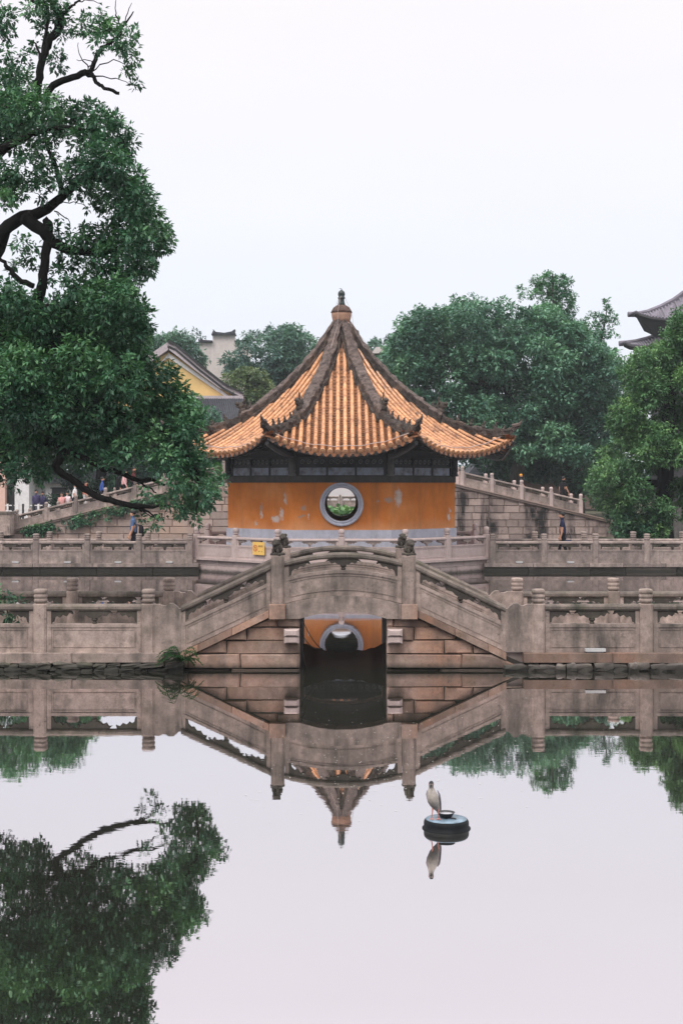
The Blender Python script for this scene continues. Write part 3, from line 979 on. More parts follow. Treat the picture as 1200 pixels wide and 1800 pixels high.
M['tile_end'] = glaze('tile_end_orange', (0.48, 0.22, 0.09), (0.68, 0.39, 0.20), (0.22, 0.10, 0.05), 0.6)
def ridge_mat(name, base, light, warm, k):
    t = NT(name)
    p = t.pos()
    big = t.noise(p, 1.6, 6, 0.7)
    mid = t.noise(p, 7, 6, 0.7)
    c = t.ramp(mid, [(0.32, base), (0.68, light)])
    c = t.mix(t.math('MULTIPLY', t.rng(big, 0.48, 0.66), k), c, warm)
    t.col(c)
    t.bump(mid, 0.9, 0.04)
    return t.end(0.88, 0, 0.2)
M['ridge'] = ridge_mat('ridge_weathered', (0.014, 0.013, 0.012), (0.085, 0.068, 0.06), (0.23, 0.145, 0.105), 0.4)
M['ridge_cap'] = ridge_mat('ridge_cap', (0.03, 0.025, 0.023), (0.19, 0.145, 0.13), (0.16, 0.11, 0.09), 0.5)
M['beast'] = ridge_mat('ridge_beast', (0.03, 0.027, 0.025), (0.10, 0.085, 0.075), (0.12, 0.09, 0.07), 0.4)
M['finial_brick'] = ridge_mat('finial_brick', (0.34, 0.19, 0.13), (0.50, 0.31, 0.22), (0.28, 0.17, 0.13), 0.5)
M['finial_rust'] = ridge_mat('finial_soil', (0.07, 0.04, 0.03), (0.15, 0.10, 0.085), (0.05, 0.035, 0.03), 0.5)
M['finial_pink'] = ridge_mat('finial_pink', (0.46, 0.25, 0.19), (0.58, 0.37, 0.31), (0.36, 0.20, 0.16), 0.5)
M['finial_green'] = plain('finial_dark_glaze', (0.012, 0.022, 0.02), 0.35, 0.5)
M['beam'] = plain('dark_grey_beam', (0.06, 0.058, 0.058), 0.7)
M['cable'] = plain('pale_cable', (0.45, 0.36, 0.33), 0.6)

pav = empty('octagonal_pavilion', PC, label='octagonal orange-walled pavilion with a pointed orange tiled roof', cat='pavilion')
pav.scale = (PS, PS, PS)
WA = 4.28                                   # wall apothem
ZB, ZP, ZW = 0.42, 1.49, 3.20               # platform, top of plinth, top of stucco
HZ, HR = 2.41, 0.60                         # round window
def face_M(k, ap):
    d, t = octdir(k)
    return Matrix.Translation(d * ap) @ Matrix.Rotation(R(45 * k), 4, 'Z')
for k in range(8):
    w = WA * T8
    mb = MB()
    if k in (0, 4):
        n = 48
        def ring(y, ww):
            vs = []
            for i in range(n):
                a = 2 * math.pi * (i + 0.5) / n
                c, s = math.cos(a), math.sin(a)
                vs.append((HR * c, y, HZ + HR * s))
            for i in range(n):
                a = 2 * math.pi * (i + 0.5) / n
                c, s = math.cos(a), math.sin(a)
                q = min(ww / abs(c) if abs(c) > 1e-6 else 1e9, (ZW - HZ) / s if s > 1e-6 else 1e9, (ZP - HZ) / s if s < -1e-6 else 1e9)
                vs.append((q * c, y, HZ + q * s))
            return vs
        wi = (WA - 0.34) * T8
        a = ring(0, w); b = ring(0.34, wi)
        # corner snap so that the rectangle is full
        for L, ww in ((a, w), (b, wi)):
            for cxs in (-1, 1):
                for zz in (ZP, ZW):
                    j = min(range(n, 2 * n), key=lambda i: (L[i][0] - cxs * ww) ** 2 + (L[i][2] - zz) ** 2)
                    L[j] = (cxs * ww, L[j][1], zz)
        mb.add(a + b, [(i, (i + 1) % n, n + (i + 1) % n, n + i)[::-1] for i in range(n)] + [(2 * n + i, 2 * n + (i + 1) % n, 3 * n + (i + 1) % n, 3 * n + i) for i in range(n)]
               + [(i, (i + 1) % n, 2 * n + (i + 1) % n, 2 * n + i) for i in range(n)])
    else:
        wi = (WA - 0.34) * T8
        mb.add([(-w, 0, ZP), (w, 0, ZP), (w, 0, ZW), (-w, 0, ZW), (-wi, .34, ZP), (wi, .34, ZP), (wi, .34, ZW), (-wi, .34, ZW)], [(0, 1, 2, 3), (7, 6, 5, 4)])
    d, t = octdir(k)
    mb.build('wall', M['stucco'], pav, d * WA, R(45 * k))
    mb = MB()
    pw = (WA + 0.06) * T8
    mb.add([(-pw, -0.06, ZB), (pw, -0.06, ZB), (pw, -0.06, ZP), (-pw, -0.06, ZP), (-w * .9, .3, ZB), (w * .9, .3, ZB), (w * .9, .3, ZP), (-w * .9, .3, ZP)],
           [(0, 1, 2, 3), (7, 6, 5, 4), (3, 2, 6, 7)])
    mb.build('plinth', M['plinth'], pav, d * WA, R(45 * k))
    if k in (0, 4):
        mb = MB()
        prof = [(0.60, 0.30), (0.60, -0.05), (0.625, -0.085), (0.66, -0.09), (0.675, -0.065), (0.69, -0.065), (0.705, -0.105), (0.755, -0.115), (0.785, -0.09), (0.79, -0.0), (0.79, 0.02)]
        n = 48
        vs = []
        for r_, y in prof:
            for i in range(n):
                a = 2 * math.pi * i / n
                vs.append((r_ * math.cos(a), y, r_ * math.sin(a)))
        fs = []
        for j in range(len(prof) - 1):
            for i in range(n):
                fs.append((j * n + i, j * n + (i + 1) % n, (j + 1) * n + (i + 1) % n, (j + 1) * n + i))
        mb.add(vs, fs)
        mb.build('round_window_frame', M['ringstone'], pav, d * WA + Vector((0, 0, HZ)), R(45 * k), smooth=True)
    # dark band, painted boards, pierced frieze
    mb = MB(); bw = (WA + 0.03) * T8
    mb.box(-bw, bw, -0.03, 0.30, ZW, ZW + 0.23); mb.build('plaster_band', M['band'], pav, d * WA, R(45 * k))
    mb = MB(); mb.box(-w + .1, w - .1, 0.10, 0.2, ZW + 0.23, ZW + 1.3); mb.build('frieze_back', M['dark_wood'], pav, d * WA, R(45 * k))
    if k not in (3, 4, 5):
        wz = ZW + 0.23
        for j in range(3):
            a = -w + 0.22 + (2 * w - 0.44) * j / 3
            b = a + (2 * w - 0.44) / 3
            mb = MB(); mb.box(a + .04, b - .04, 0.05, 0.098, wz + 0.03, wz + 0.31); mb.build('painted_board', M['board'], pav, d * WA, R(45 * k))
        mb = MB()
        for zz in (wz + 0.0, wz + 0.33, wz + 0.66): mb.box(-w + .1, w - .1, 0.01, 0.095, zz, zz + 0.035)
        for j in range(4):
            a = -w + 0.2 + (2 * w - 0.4) * j / 3
            mb.box(a - .03, a + .03, 0.013, 0.095, wz + .035, wz + 0.66)
        mb.build('frieze_frame', M['dark_wood'], pav, d * WA, R(45 * k))
        for j in range(3):
            c0 = -w + 0.2 + (2 * w - 0.4) * (j + 0.5) / 3
            mb = MB()
            for q in (-0.36, -0.12, 0.12, 0.36):
                pts = [(c0 + q + 0.085 * (1 - i / 18) * math.cos(i * 0.62), 0.06, wz + 0.51 + 0.10 * (1 - i / 18) * math.sin(i * 0.62)) for i in range(14)]
                mb.tube(pts, 0.017, 4)
            mb.build('carved_scroll', M['scroll_pale'], pav, d * WA, R(45 * k))
# corner posts
for k in range(8):
    d, t = octdir(k)
    mb = MB()
    mb.lathe([(0.15, ZW + .23), (0.15, ZW + .30), (0.12, ZW + .32), (0.12, ZW + .40), (0.145, ZW + .42), (0.13, ZW + .46), (0.13, ZW + 1.4)], n=12)
    q = (d * (WA - 0.02) + t * (WA - 0.02) * T8)
    mb.build('corner_post', M['grey_wood'] if k in (-1 % 8, 0) else M['dark_wood'], pav, q, smooth=True)
mb = MB(); octprism(mb, WA - 0.2, ZW + 1.25, ZW + 1.3); mb.build('ceiling', M['soffit'], pav)
mb = MB(); octprism(mb, WA - 0.3, 0.425, 0.45); mb.build('floor', M['stone_far'], pav)

# roof surface
RHO = [0.0, 0.6, 1.19, 1.9, 2.71, 3.5, 4.2, 5.32, 6.2, 6.87, 7.4]
ZC = [9.65, 8.75, 7.93, 7.18, 6.45, 5.85, 5.38, 4.77, 4.40, 4.20, 4.08]
LIFT = [0, 0, 0, 0, 0, .01, .05, .30, .50, .68, .86]
C8 = math.cos(R(22.5))
from bisect import bisect
def smooth_interp(x, xs, ys):
    # Catmull-Rom on a non-uniform table
    i = min(max(bisect(xs, x) - 1, 0), len(xs) - 2)
    x0, x1 = xs[i], xs[i + 1]
    def tan(j):
        if j == 0: return (ys[1] - ys[0]) / (xs[1] - xs[0])
        if j == len(xs) - 1: return (ys[-1] - ys[-2]) / (xs[-1] - xs[-2])
        return (ys[j + 1] - ys[j - 1]) / (xs[j + 1] - xs[j - 1])
    h = x1 - x0; u = (x - x0) / h
    return (2*u**3 - 3*u**2 + 1) * ys[i] + (u**3 - 2*u**2 + u) * h * tan(i) + (-2*u**3 + 3*u**2) * ys[i+1] + (u**3 - u**2) * h * tan(i+1)
def roof_z(a, u):
    rho = a / C8
    w = max(a * T8, 1e-3)
    t = min(abs(u) / w, 1.15)
    return smooth_interp(rho, RHO, ZC) + smooth_interp(rho, RHO, LIFT) * t ** 2.3
def eave_a(u):
    return 6.22 + 0.22 * min(abs(u) / 2.6, 1.1) ** 3
roof = empty('roof', (0, 0, 0)); roof.parent = pav
def RP(k, a, u, dz=0.0):
    d, t = octdir(k)
    return d * a + t * u + Vector((0, 0, roof_z(a, u) + dz))
PITCH, TR = 0.262, 0.080
US = [PITCH * (i - 9.5) for i in range(20)]
SEG = 0.30
def tile_row(mb, k, u, a0, a1):
    d, t = octdir(k)
    n = max(2, int(round((a1 - a0) / SEG)))
    NS = 6
    for i in range(n):
        s0 = a0 + (a1 - a0) * i / n
        s1 = a0 + (a1 - a0) * (i + 1) / n + 0.012
        rr0, rr1 = TR * 0.93, TR * 1.04
        vs = []
        for s, rr in ((s0, rr0), (s1, rr1)):
            c = RP(k, s, u, 0.02)
            nb = RP(k, s + 0.02, u, 0.02) - c
            nb.normalize()
            up = t.cross(nb); up = -up if up.z < 0 else up
            for j in range(NS + 1):
                a = math.pi * j / NS
                vs.append(c + t * (rr * math.cos(a)) + up * (rr * math.sin(a)))
        m = NS + 1
        fs = [(j, j + 1, m + j + 1, m + j) for j in range(NS)] + [tuple(m + j for j in range(m))]
        if i == 0: fs.append(tuple(reversed(range(m))))
        mb.add(vs, fs)
end_mb = MB()
end_mb.lathe([(0.098, -0.03), (0.10, 0.0), (0.088, 0.018), (0.06, 0.014), (0.03, 0.022)], n=12)
end_me = end_mb.mesh('tile_end', M['tile_end'])
drip_mb = MB()
dp = [(-.105, 0.03), (-.09, -.04), (-.05, -.095), (0, -.13), (.05, -.095), (.09, -.04), (.105, 0.03), (0, -0.02)]
drip_mb.prism(dp, -0.012, 0.012)
drip_me = drip_mb.mesh('drip_tile', M['pan'])
for k in range(-3, 5):
    vis = abs(k) <= 2
    d, t = octdir(k)
    joined = MB()
    for i, u in enumerate(US):
        a0 = (abs(u) + 0.20) / T8 * 0.985
        a0 = max(a0, 0.75)
        a1 = eave_a(u)
        if a1 - a0 < 0.12: continue
        mb = MB() if vis else joined
        tile_row(mb, k, u, a0, a1)
        if vis: mb.build('cover_tile_row', M['tile'], roof, smooth=False)
        # round end
        p = RP(k, a1 + 0.02, u, 0.035); q = RP(k, a1 - 0.1, u, 0.035)
        ax = (p - q).normalized()
        ax = (ax + Vector((0, 0, -0.25))).normalized()
        if vis:
            o = link('tile_end', end_me, roof, p)
            o.rotation_euler = ax.to_track_quat('Z', 'Y').to_euler()
    if not vis: joined.build('cover_tile_rows', M['tile'], roof, kind='stuff')
    # pan tiles, stepped
    mb = MB()
    edges = [US[0] - PITCH / 2] + [u + PITCH / 2 for u in US]
    UE = [-2.62 - 0.1] + [(US[i] + US[i + 1]) / 2 for i in range(19)] + [2.72]
    for i in range(-1, 20):
        ua = US[i] if i >= 0 else US[0] - PITCH
        ub = US[i + 1] if i < 19 else US[19] + PITCH
        um = (ua + ub) / 2
        a0 = max((min(abs(ua), abs(ub)) + 0.02) / T8, 0.6)
        a1 = eave_a(um) - 0.02
        if a1 <= a0: continue
        n = max(1, int((a1 - a0) / 0.135))
        for s in range(n):
            s0 = a0 + (a1 - a0) * s / n; s1 = a0 + (a1 - a0) * (s + 1) / n
            vs = []
            for q, dz in ((s0, -0.055), (s1, 0.0)):
                for uu, dd in ((ua, 0.02), (um, -0.025), (ub, 0.02)):
                    vs.append(RP(k, q, uu, dz + dd))
            for uu, dd in ((ua, 0.02), (um, -0.025), (ub, 0.02)):
                vs.append(RP(k, s1, uu, -0.055 + dd))
            mb.add(vs, [(0, 1, 4, 3), (1, 2, 5, 4), (3, 4, 7, 6), (4, 5, 8, 7)])
        if vis and 0 <= i < 19:
            p = RP(k, a1 + 0.05, um, -0.03)
            o = link('drip_tile', drip_me, roof, p, R(45 * k))
    mb.build('pan_tiles', M['pan'], roof, kind='stuff')
    # underside: soffit, rafters
    mb = MB()
    n = 16
    vs = []
    for i in range(n + 1):
        s = -1 + 2 * i / n
        for fr in (0, 0.5, 1):
            a = (WA - 0.1) + (6.1 - WA) * fr
            u = s * a * T8
            zz = roof_z(a, u) - 0.16 - 0.12 * (1 - fr)
            if fr == 0: zz = ZW + 1.28
            vs.append(d * a + t * u + Vector((0, 0, zz)))
    mb.add(vs, [f for i in range(n) for f in ((i * 3, i * 3 + 1, i * 3 + 4, i * 3 + 3), (i * 3 + 1, i * 3 + 2, i * 3 + 5, i * 3 + 4))])
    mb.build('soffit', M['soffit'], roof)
    if vis:
        for i in range(17):
            s = -0.96 + 1.92 * i / 16
            mb = MB()
            pts = []
            for fr in (0.0, 0.35, 0.7, 1.0):
                a = (WA - 0.05) + (6.16 - WA) * fr
                u = s * (WA * T8 * (1 - fr) + 6.16 * T8 * fr)
                zz = roof_z(a, u) - 0.21 - 0.1 * (1 - fr)
                if fr == 0: zz = ZW + 1.2
                pts.append(d * a + t * u + Vector((0, 0, zz)))
            mb.tube(pts, 0.04, 6)
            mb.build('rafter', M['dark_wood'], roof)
        mb = MB()
        pts = [RP(k, eave_a(u * 2.55) - 0.02, u * 2.55, -0.12) for u in np.linspace(-1, 1, 15)]
        mb.tube(pts, 0.05, 4)
        mb.build('eave_board', M['dark_wood'], roof)

# hip ridges: sweep a moulded section along each corner, lower part thinner and curling up into a horn
def corner_dir(k):
    a = R(45 * k + 22.5)
    return Vector((math.sin(a), -math.cos(a), 0)), Vector((math.cos(a), math.sin(a), 0))
def surf_c(rho):
    return smooth_interp(rho, RHO, ZC) + smooth_interp(rho, RHO, LIFT)
def rough(mb, k=0.065):
    mb.v = [tuple(Vector(p) + noise.noise_vector(Vector(p) * 4.5) * k + noise.noise_vector(Vector(p) * 11) * k * 0.6) for p in mb.v]
def sweep(mb, pts, side, secs):
    m = len(secs[0]); vs = []; fs = []
    for p, sec in zip(pts, secs):
        vs += [p + side * x + Vector((0, 0, z)) for x, z in sec]
    for i in range(len(pts) - 1):
        for j in range(m):
            l = (j + 1) % m
            fs.append((i * m + j, i * m + l, (i + 1) * m + l, (i + 1) * m + j))
    fs += [tuple(reversed(range(m))), tuple((len(pts) - 1) * m + j for j in range(m))]
    mb.add(vs, fs)
beast_mb = MB()
for c, r_ in (((0, 0, 0.12), (0.11, 0.17, 0.14)), ((0, -0.08, 0.30), (0.10, 0.12, 0.14)), ((0, -0.20, 0.38), (0.075, 0.12, 0.07)), ((0, -0.19, 0.28), (0.06, 0.10, 0.035)),
              ((0, 0.10, 0.30), (0.055, 0.07, 0.15)), ((0.05, 0.0, 0.45), (0.02, 0.03, 0.06)), ((-0.05, 0.0, 0.45), (0.02, 0.03, 0.06))):
    beast_mb.ball(c, r_, 9, 7)
beast_mb.tube([(0, 0.05, 0.40), (0, 0.08, 0.55), (0, 0.06, 0.66), (0, 0.0, 0.72)], [0.055, 0.05, 0.035, 0.01], 6, 0.5)
beast_mb.tube([(0, 0.16, 0.18), (0, 0.28, 0.28), (0, 0.31, 0.42), (0, 0.25, 0.50)], [0.06, 0.05, 0.035, 0.01], 6)
beast_mb.v = [tuple(Vector(p) * (1 + 0.12 * noise.noise(Vector(p) * 14))) for p in beast_mb.v]
beast_me = beast_mb.mesh('ridge_beast', M['beast'], True)
fig_mb = MB()
for c, r_ in (((0, 0, 0.08), (0.055, 0.075, 0.09)), ((0, -0.03, 0.19), (0.04, 0.05, 0.07)), ((0, -0.055, 0.27), (0.032, 0.045, 0.036)), ((0, 0.06, 0.14), (0.02, 0.03, 0.07))):
    fig_mb.ball(c, r_, 8, 6)
fig_mb.v = [tuple(Vector(p) * (1 + 0.12 * noise.noise(Vector(p) * 25))) for p in fig_mb.v]
fig_me = fig_mb.mesh('ridge_figure', M['beast'], True)
for k in range(8):
    d, s = corner_dir(k)
    rz = R(45 * k + 22.5)
    up = [0.35 + (4.15 - 0.35) * i / 40 for i in range(41)]
    pts = [d * r_ + Vector((0, 0, surf_c(r_) - 0.02)) for r_ in up]
    secs = []
    for r_ in up:
        w = min(0.25, 0.12 + 0.12 * r_)
        secs.append([(-w - .05, -0.06), (w + .05, -0.06), (w + .05, 0.10), (w - .02, 0.12), (w - .03, 0.30), (-w + .03, 0.30), (-w + .02, 0.12), (-w - .05, 0.10)])
    mb = MB(); sweep(mb, pts, s, secs); rough(mb)
    rd = mb.build('hip_ridge', M['ridge'], roof)
    mb = MB()
    secs = []
    for i, r_ in enumerate(up):
        w = min(0.19, 0.09 + 0.1 * r_)
        secs.append([(-w - .02, 0.295), (w + .02, 0.295), (w + .02, 0.345), (w * .55, 0.42), (-w * .55, 0.42), (-w - .02, 0.345)])
    sweep(mb, pts, s, secs); rough(mb)
    mb.build('hip_ridge_cap', M['ridge_cap'], roof)
    lo = [4.12 + (7.14 - 4.12) * i / 40 for i in range(41)]
    hz = lambda r_: surf_c(min(r_, 6.9)) - 0.02 + max(0, r_ - 6.1) ** 2 * 0.24
    pts = [d * r_ + Vector((0, 0, hz(r_))) for r_ in lo]
    secs = []
    for r_ in lo:
        q = min(1.0, max(0.12, (7.18 - r_) / 0.75)) ** 0.7
        w = 0.16 * q
        b0 = -0.06 + (1 - q) * 0.22
        secs.append([(-w - .03 * q, b0), (w + .03 * q, b0), (w + .03 * q, b0 + .12 * q), (w - .02 * q, b0 + .14 * q), (w - .02 * q, b0 + .28 * q), (w * .5, b0 + .37 * q), (-w * .5, b0 + .37 * q), (-w + .02 * q, b0 + .28 * q), (-w + .02 * q, b0 + .14 * q), (-w - .03 * q, b0 + .12 * q)])
    mb = MB(); sweep(mb, pts, s, secs); rough(mb, 0.085)
    # broken crest on top
    rr = random.Random(k)
    mb.build('corner_ridge', M['ridge'], roof)
    # horn tip
    e = d * 7.12 + Vector((0, 0, hz(7.12) + 0.25))
    mb = MB(); mb.tube([e - d * 0.25 + Vector((0, 0, -0.06)), e, e + d * 0.08 + Vector((0, 0, .09)), e + d * 0.11 + Vector((0, 0, .19))], [0.09, 0.065, 0.04, 0.015], 6)
    mb.build('horn_tip', M['ridge_cap'], roof)
    link('ridge_beast', beast_me, roof, d * 4.05 + Vector((0, 0, surf_c(4.05) + 0.30)), rz, (1, 1, 1))
    for j, r_ in enumerate((4.75, 5.25, 5.75, 6.2)):
        link('ridge_figure', fig_me, roof, d * r_ + Vector((0, 0, hz(r_) + 0.27)), rz + rr.uniform(-.2, .2), (1, 1, rr.uniform(0.8, 1.1)))
    mb = MB()
    pts = []
    for fr in (0.0, 0.3, 0.6, 0.85, 1.0):
        r_ = 4.6 + (6.75 - 4.6) * fr
        pts.append(d * r_ + Vector((0, 0, ZW + 0.95 + (surf_c(6.75) - 0.30 - ZW - 0.95) * fr ** 1.5)))
    mb.tube(pts, [0.12, 0.115, 0.11, 0.10, 0.08], 6)
    mb.build('corner_beam', M['beam'], roof)
# cable along the eaves
for k in range(-2, 3):
    mb = MB()
    pts = [RP(k, eave_a(u) - 0.33, u, 0.13 + 0.02 * math.sin(u * 7)) for u in np.linspace(-2.5, 2.5, 21)]
    mb.tube(pts, 0.016, 5)
    mb.build('cable', M['cable'], roof)
# finial
fin = empty('finial', (0, 0, 0)); fin.parent = pav
def zpx(py): return EYE - (py - HY) * 55.5 / F
def rpx(r_): return r_ * 55.5 / F
def lat(name, rows, m, n=20):
    mb = MB(); mb.lathe([(rpx(r_), zpx(y)) for r_, y in rows], n=n)
    return mb.build(name, m, fin, smooth=True)
lat('finial_skirt', [(24, 598), (22, 586), (18, 577), (14, 572)], M['ridge'])
lat('finial_base', [(17, 577), (18.5, 574), (16, 570), (15.5, 567)], M['finial_pink'])
lat('finial_pot', [(14.5, 567.5), (16, 562), (17.5, 555), (17.8, 550)], M['finial_brick'])
lat('finial_dome', [(17.8, 550), (19, 549.5), (17.4, 546), (14.5, 541), (9, 537), (6, 536)], M['finial_rust'])
lat('finial_gourd', [(7, 537), (6, 533), (5.0, 528), (5, 525), (6.6, 524.5), (6.6, 523), (4.8, 522.5), (6.0, 519), (6.3, 516.5), (5.4, 513), (3, 510.8), (1.2, 509.5), (0.4, 508.5)], M['finial_green'])
mb = MB(); mb.tube([(0, 0, zpx(510)), (0.01, 0, zpx(508.3)), (-0.03, 0, zpx(507)), (-0.09, 0, zpx(507.6))], [0.02, 0.016, 0.012, 0.008], 5)
mb.build('finial_hook', M['finial_green'], fin)
for a0 in (0.3, 2.4, 4.4):                                   # thin stay wires down from the top
    mb = MB()
    mb.tube([(0.1 * math.cos(a0), 0.1 * math.sin(a0), zpx(520)), (0.42 * math.cos(a0), 0.42 * math.sin(a0), zpx(548)), (0.5 * math.cos(a0), 0.5 * math.sin(a0), zpx(575)), (1.3 * math.cos(a0), 1.3 * math.sin(a0), 8.35)], 0.008, 4)
    mb.build('stay_wire', M['cable'], fin)
# ---------------------------------------------------------------- foliage
def leaf_mat(name, dark, mid, light, trans=0.2, rough=0.42):
    t = NT(name)
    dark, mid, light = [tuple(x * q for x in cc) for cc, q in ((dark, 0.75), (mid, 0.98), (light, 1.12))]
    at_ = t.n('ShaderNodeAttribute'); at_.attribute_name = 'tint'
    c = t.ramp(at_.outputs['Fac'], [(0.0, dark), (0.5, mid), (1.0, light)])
    t.col(c)
    t.end(rough, 0, 0.4)
    tr = t.n('ShaderNodeBsdfTranslucent')
    t.l(t.mix(1.0, c, (0.9, 1.0, 0.55), 'MULTIPLY'), tr.inputs['Color'])
    mx = t.n('ShaderNodeMixShader'); mx.inputs[0].default_value = trans
    o = t.t.nodes['Material Output']
    t.l(t.b.outputs[0], mx.inputs[1]); t.l(tr.outputs[0], mx.inputs[2]); t.l(mx.outputs[0], o.inputs['Surface'])
    return t.m
M['leaf_camphor'] = leaf_mat('camphor_leaf', (0.031, 0.099, 0.061), (0.066, 0.185, 0.100), (0.159, 0.326, 0.138))
M['leaf_teal'] = leaf_mat('dark_teal_leaf', (0.055, 0.146, 0.112), (0.106, 0.249, 0.164), (0.215, 0.406, 0.236))
M['leaf_blue'] = leaf_mat('distant_leaf', (0.057, 0.131, 0.117), (0.098, 0.204, 0.164), (0.169, 0.310, 0.214))
M['leaf_fresh'] = leaf_mat('fresh_leaf', (0.047, 0.133, 0.062), (0.103, 0.240, 0.097), (0.221, 0.380, 0.138))
M['leaf_feather'] = leaf_mat('feathery_leaf', (0.044, 0.154, 0.089), (0.078, 0.230, 0.113), (0.154, 0.351, 0.153))
M['leaf_olive'] = leaf_mat('olive_leaf', (0.070, 0.122, 0.054), (0.132, 0.195, 0.085), (0.232, 0.260, 0.116))
def bark(name, a, b):
    t = NT(name)
    v = t.noise(t.pos((1, 1, 0.35)), 9, 6, 0.7)
    t.col(t.ramp(v, [(0.3, a), (0.7, b)]))
    t.bump(v, 0.8, 0.03)
    return t.end(0.9, 0, 0.15)
M['bark'] = bark('dark_bark', (0.004, 0.004, 0.004), (0.014, 0.013, 0.012))
M['bark_grey'] = bark('grey_bark', (0.03, 0.026, 0.022), (0.085, 0.075, 0.065))

def leaves(name, mat, clumps, size, density, seed, parent=None, up=0.35, aspect=0.42, twig=12, spread=None, tintbias=0.0, shell=0.55, **k):
    """clumps: rows of x, y, z, rx, ry, rz (+ weight): a crown of many small folded leaves set in twigs on and in these lobes"""
    rg_ = np.random.default_rng(seed)
    base, dirs, tint, szs = [], [], [], []
    for row in clumps:
        c = np.array(row[:3]); r_ = np.array(row[3:6]); wgt = row[6] if len(row) > 6 else 1.0
        A = 4 * math.pi * ((r_[0] * r_[1]) ** 1.6 / 3 + (r_[0] * r_[2]) ** 1.6 / 3 + (r_[1] * r_[2]) ** 1.6 / 3) ** (1 / 1.6)
        nt = max(3, int(A * density * wgt / (size * size * aspect) / twig))
        v = rg_.normal(size=(nt, 3)); v /= np.linalg.norm(v, axis=1)[:, None]
        rad = shell + (1.08 - shell) * rg_.random(nt) ** 0.6
        # lumpy lobes
        ph = rg_.random(3) * 6.28
        lump = 1 + 0.16 * np.sin(v[:, 0] * 5 + ph[0]) * np.sin(v[:, 1] * 5 + ph[1]) + 0.14 * np.sin(v[:, 2] * 7 + ph[2])
        pt = c + v * r_ * (rad * lump)[:, None]
        axis = v * 0.8 + np.array([0, 0, up]) + rg_.normal(size=(nt, 3)) * 0.45
        axis /= np.linalg.norm(axis, axis=1)[:, None]
        tb = rg_.normal(0.42 + tintbias, 0.17) + 0.15 * v[:, 2] + rg_.normal(size=nt) * 0.12  # lobe tops lighter, undersides darker: shading put into the leaf tint, plus random tone
        sp = (spread or size * 1.1)
        for j in range(twig):
            q = rg_.normal(size=(nt, 3))
            rd = q - axis * np.sum(q * axis, axis=1)[:, None]
            rd /= np.linalg.norm(rd, axis=1)[:, None] + 1e-9
            al = rg_.random(nt)
            base.append(pt + axis * (sp * (al - 0.5))[:, None] + rd * (sp * 0.25))
            dd = axis * (0.25 + 0.6 * al)[:, None] + rd * 0.85 + np.array([0, 0, -0.28])
            dd /= np.linalg.norm(dd, axis=1)[:, None]
            dirs.append(dd)
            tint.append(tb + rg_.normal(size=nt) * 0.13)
            szs.append(size * (0.5 + 1.0 * rg_.random(nt)))
    b = np.concatenate(base); d = np.concatenate(dirs); ti = np.clip(np.concatenate(tint), 0, 1); sz = np.concatenate(szs)[:, None]
    n = len(b)
    upv = np.array([0, 0, 1.0]) + rg_.normal(size=(n, 3)) * 0.45
    side = np.cross(d, upv); side /= np.linalg.norm(side, axis=1)[:, None] + 1e-9
    nrm = np.cross(side, d)
    mid = b + d * sz * 0.45
    w = sz * aspect * 0.5
    fold = nrm * w * 0.35
    V = np.empty((n, 4, 3))
    V[:, 0] = b; V[:, 1] = mid + side * w + fold; V[:, 2] = b + d * sz - nrm * sz * 0.12; V[:, 3] = mid - side * w + fold
    me = bpy.data.meshes.new(name)
    me.vertices.add(n * 4); me.loops.add(n * 4); me.polygons.add(n)
    me.vertices.foreach_set('co', V.reshape(-1).astype(np.float32))
    me.loops.foreach_set('vertex_index', np.arange(n * 4, dtype=np.int32))
    me.polygons.foreach_set('loop_start', np.arange(0, n * 4, 4, dtype=np.int32))
    me.polygons.foreach_set('loop_total', np.full(n, 4, dtype=np.int32))
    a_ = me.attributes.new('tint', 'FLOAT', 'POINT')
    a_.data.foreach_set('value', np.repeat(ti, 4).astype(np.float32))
    me.materials.append(mat)
    me.update(calc_edges=True)
    global N_LEAVES
    N_LEAVES += n
    return link(name, me, parent, **k)
N_LEAVES = 0

def clumps_at(rows, Y, dy, seed, ry=1.0, flat=1.0):
    """rows of px, py, r_px (, weight): lobes round depth Y, scattered by dy metres in depth"""
    g = random.Random(seed)
    o = []
    for r_ in rows:
        y = Y + g.uniform(-dy, dy)
        p = at(r_[0], r_[1], y)
        q = r_[2] * y / F
        o.append((p.x, p.y, p.z, q, q * ry, q * flat, r_[3] if len(r_) > 3 else 1.0))
    return o

def limb(mb, rows, Y, n=7, jit=0.0, seed=0):
    """rows of px, py, radius px (, dy)"""
    g = random.Random(seed)
    P_, Rr = [], []
    for r_ in rows:
        y = Y + (r_[3] if len(r_) > 3 else 0)
        P_.append(at(r_[0], r_[1], y)); Rr.append(r_[2] * y / F)
    # Catmull-Rom refinement
    Q, S = [], []
    for i in range(len(P_) - 1):
        a, b, c, d = P_[max(i - 1, 0)], P_[i], P_[i + 1], P_[min(i + 2, len(P_) - 1)]
        for s in (0, .25, .5, .75):
            Q.append(0.5 * ((2 * b) + (c - a) * s + (2 * a - 5 * b + 4 * c - d) * s * s + (3 * b - a - 3 * c + d) * s ** 3)
                     + Vector((g.uniform(-jit, jit), g.uniform(-jit, jit), g.uniform(-jit, jit))))
            S.append(Rr[i] + (Rr[i + 1] - Rr[i]) * s)
    Q.append(P_[-1]); S.append(Rr[-1])
    mb.tube(Q, S, n)

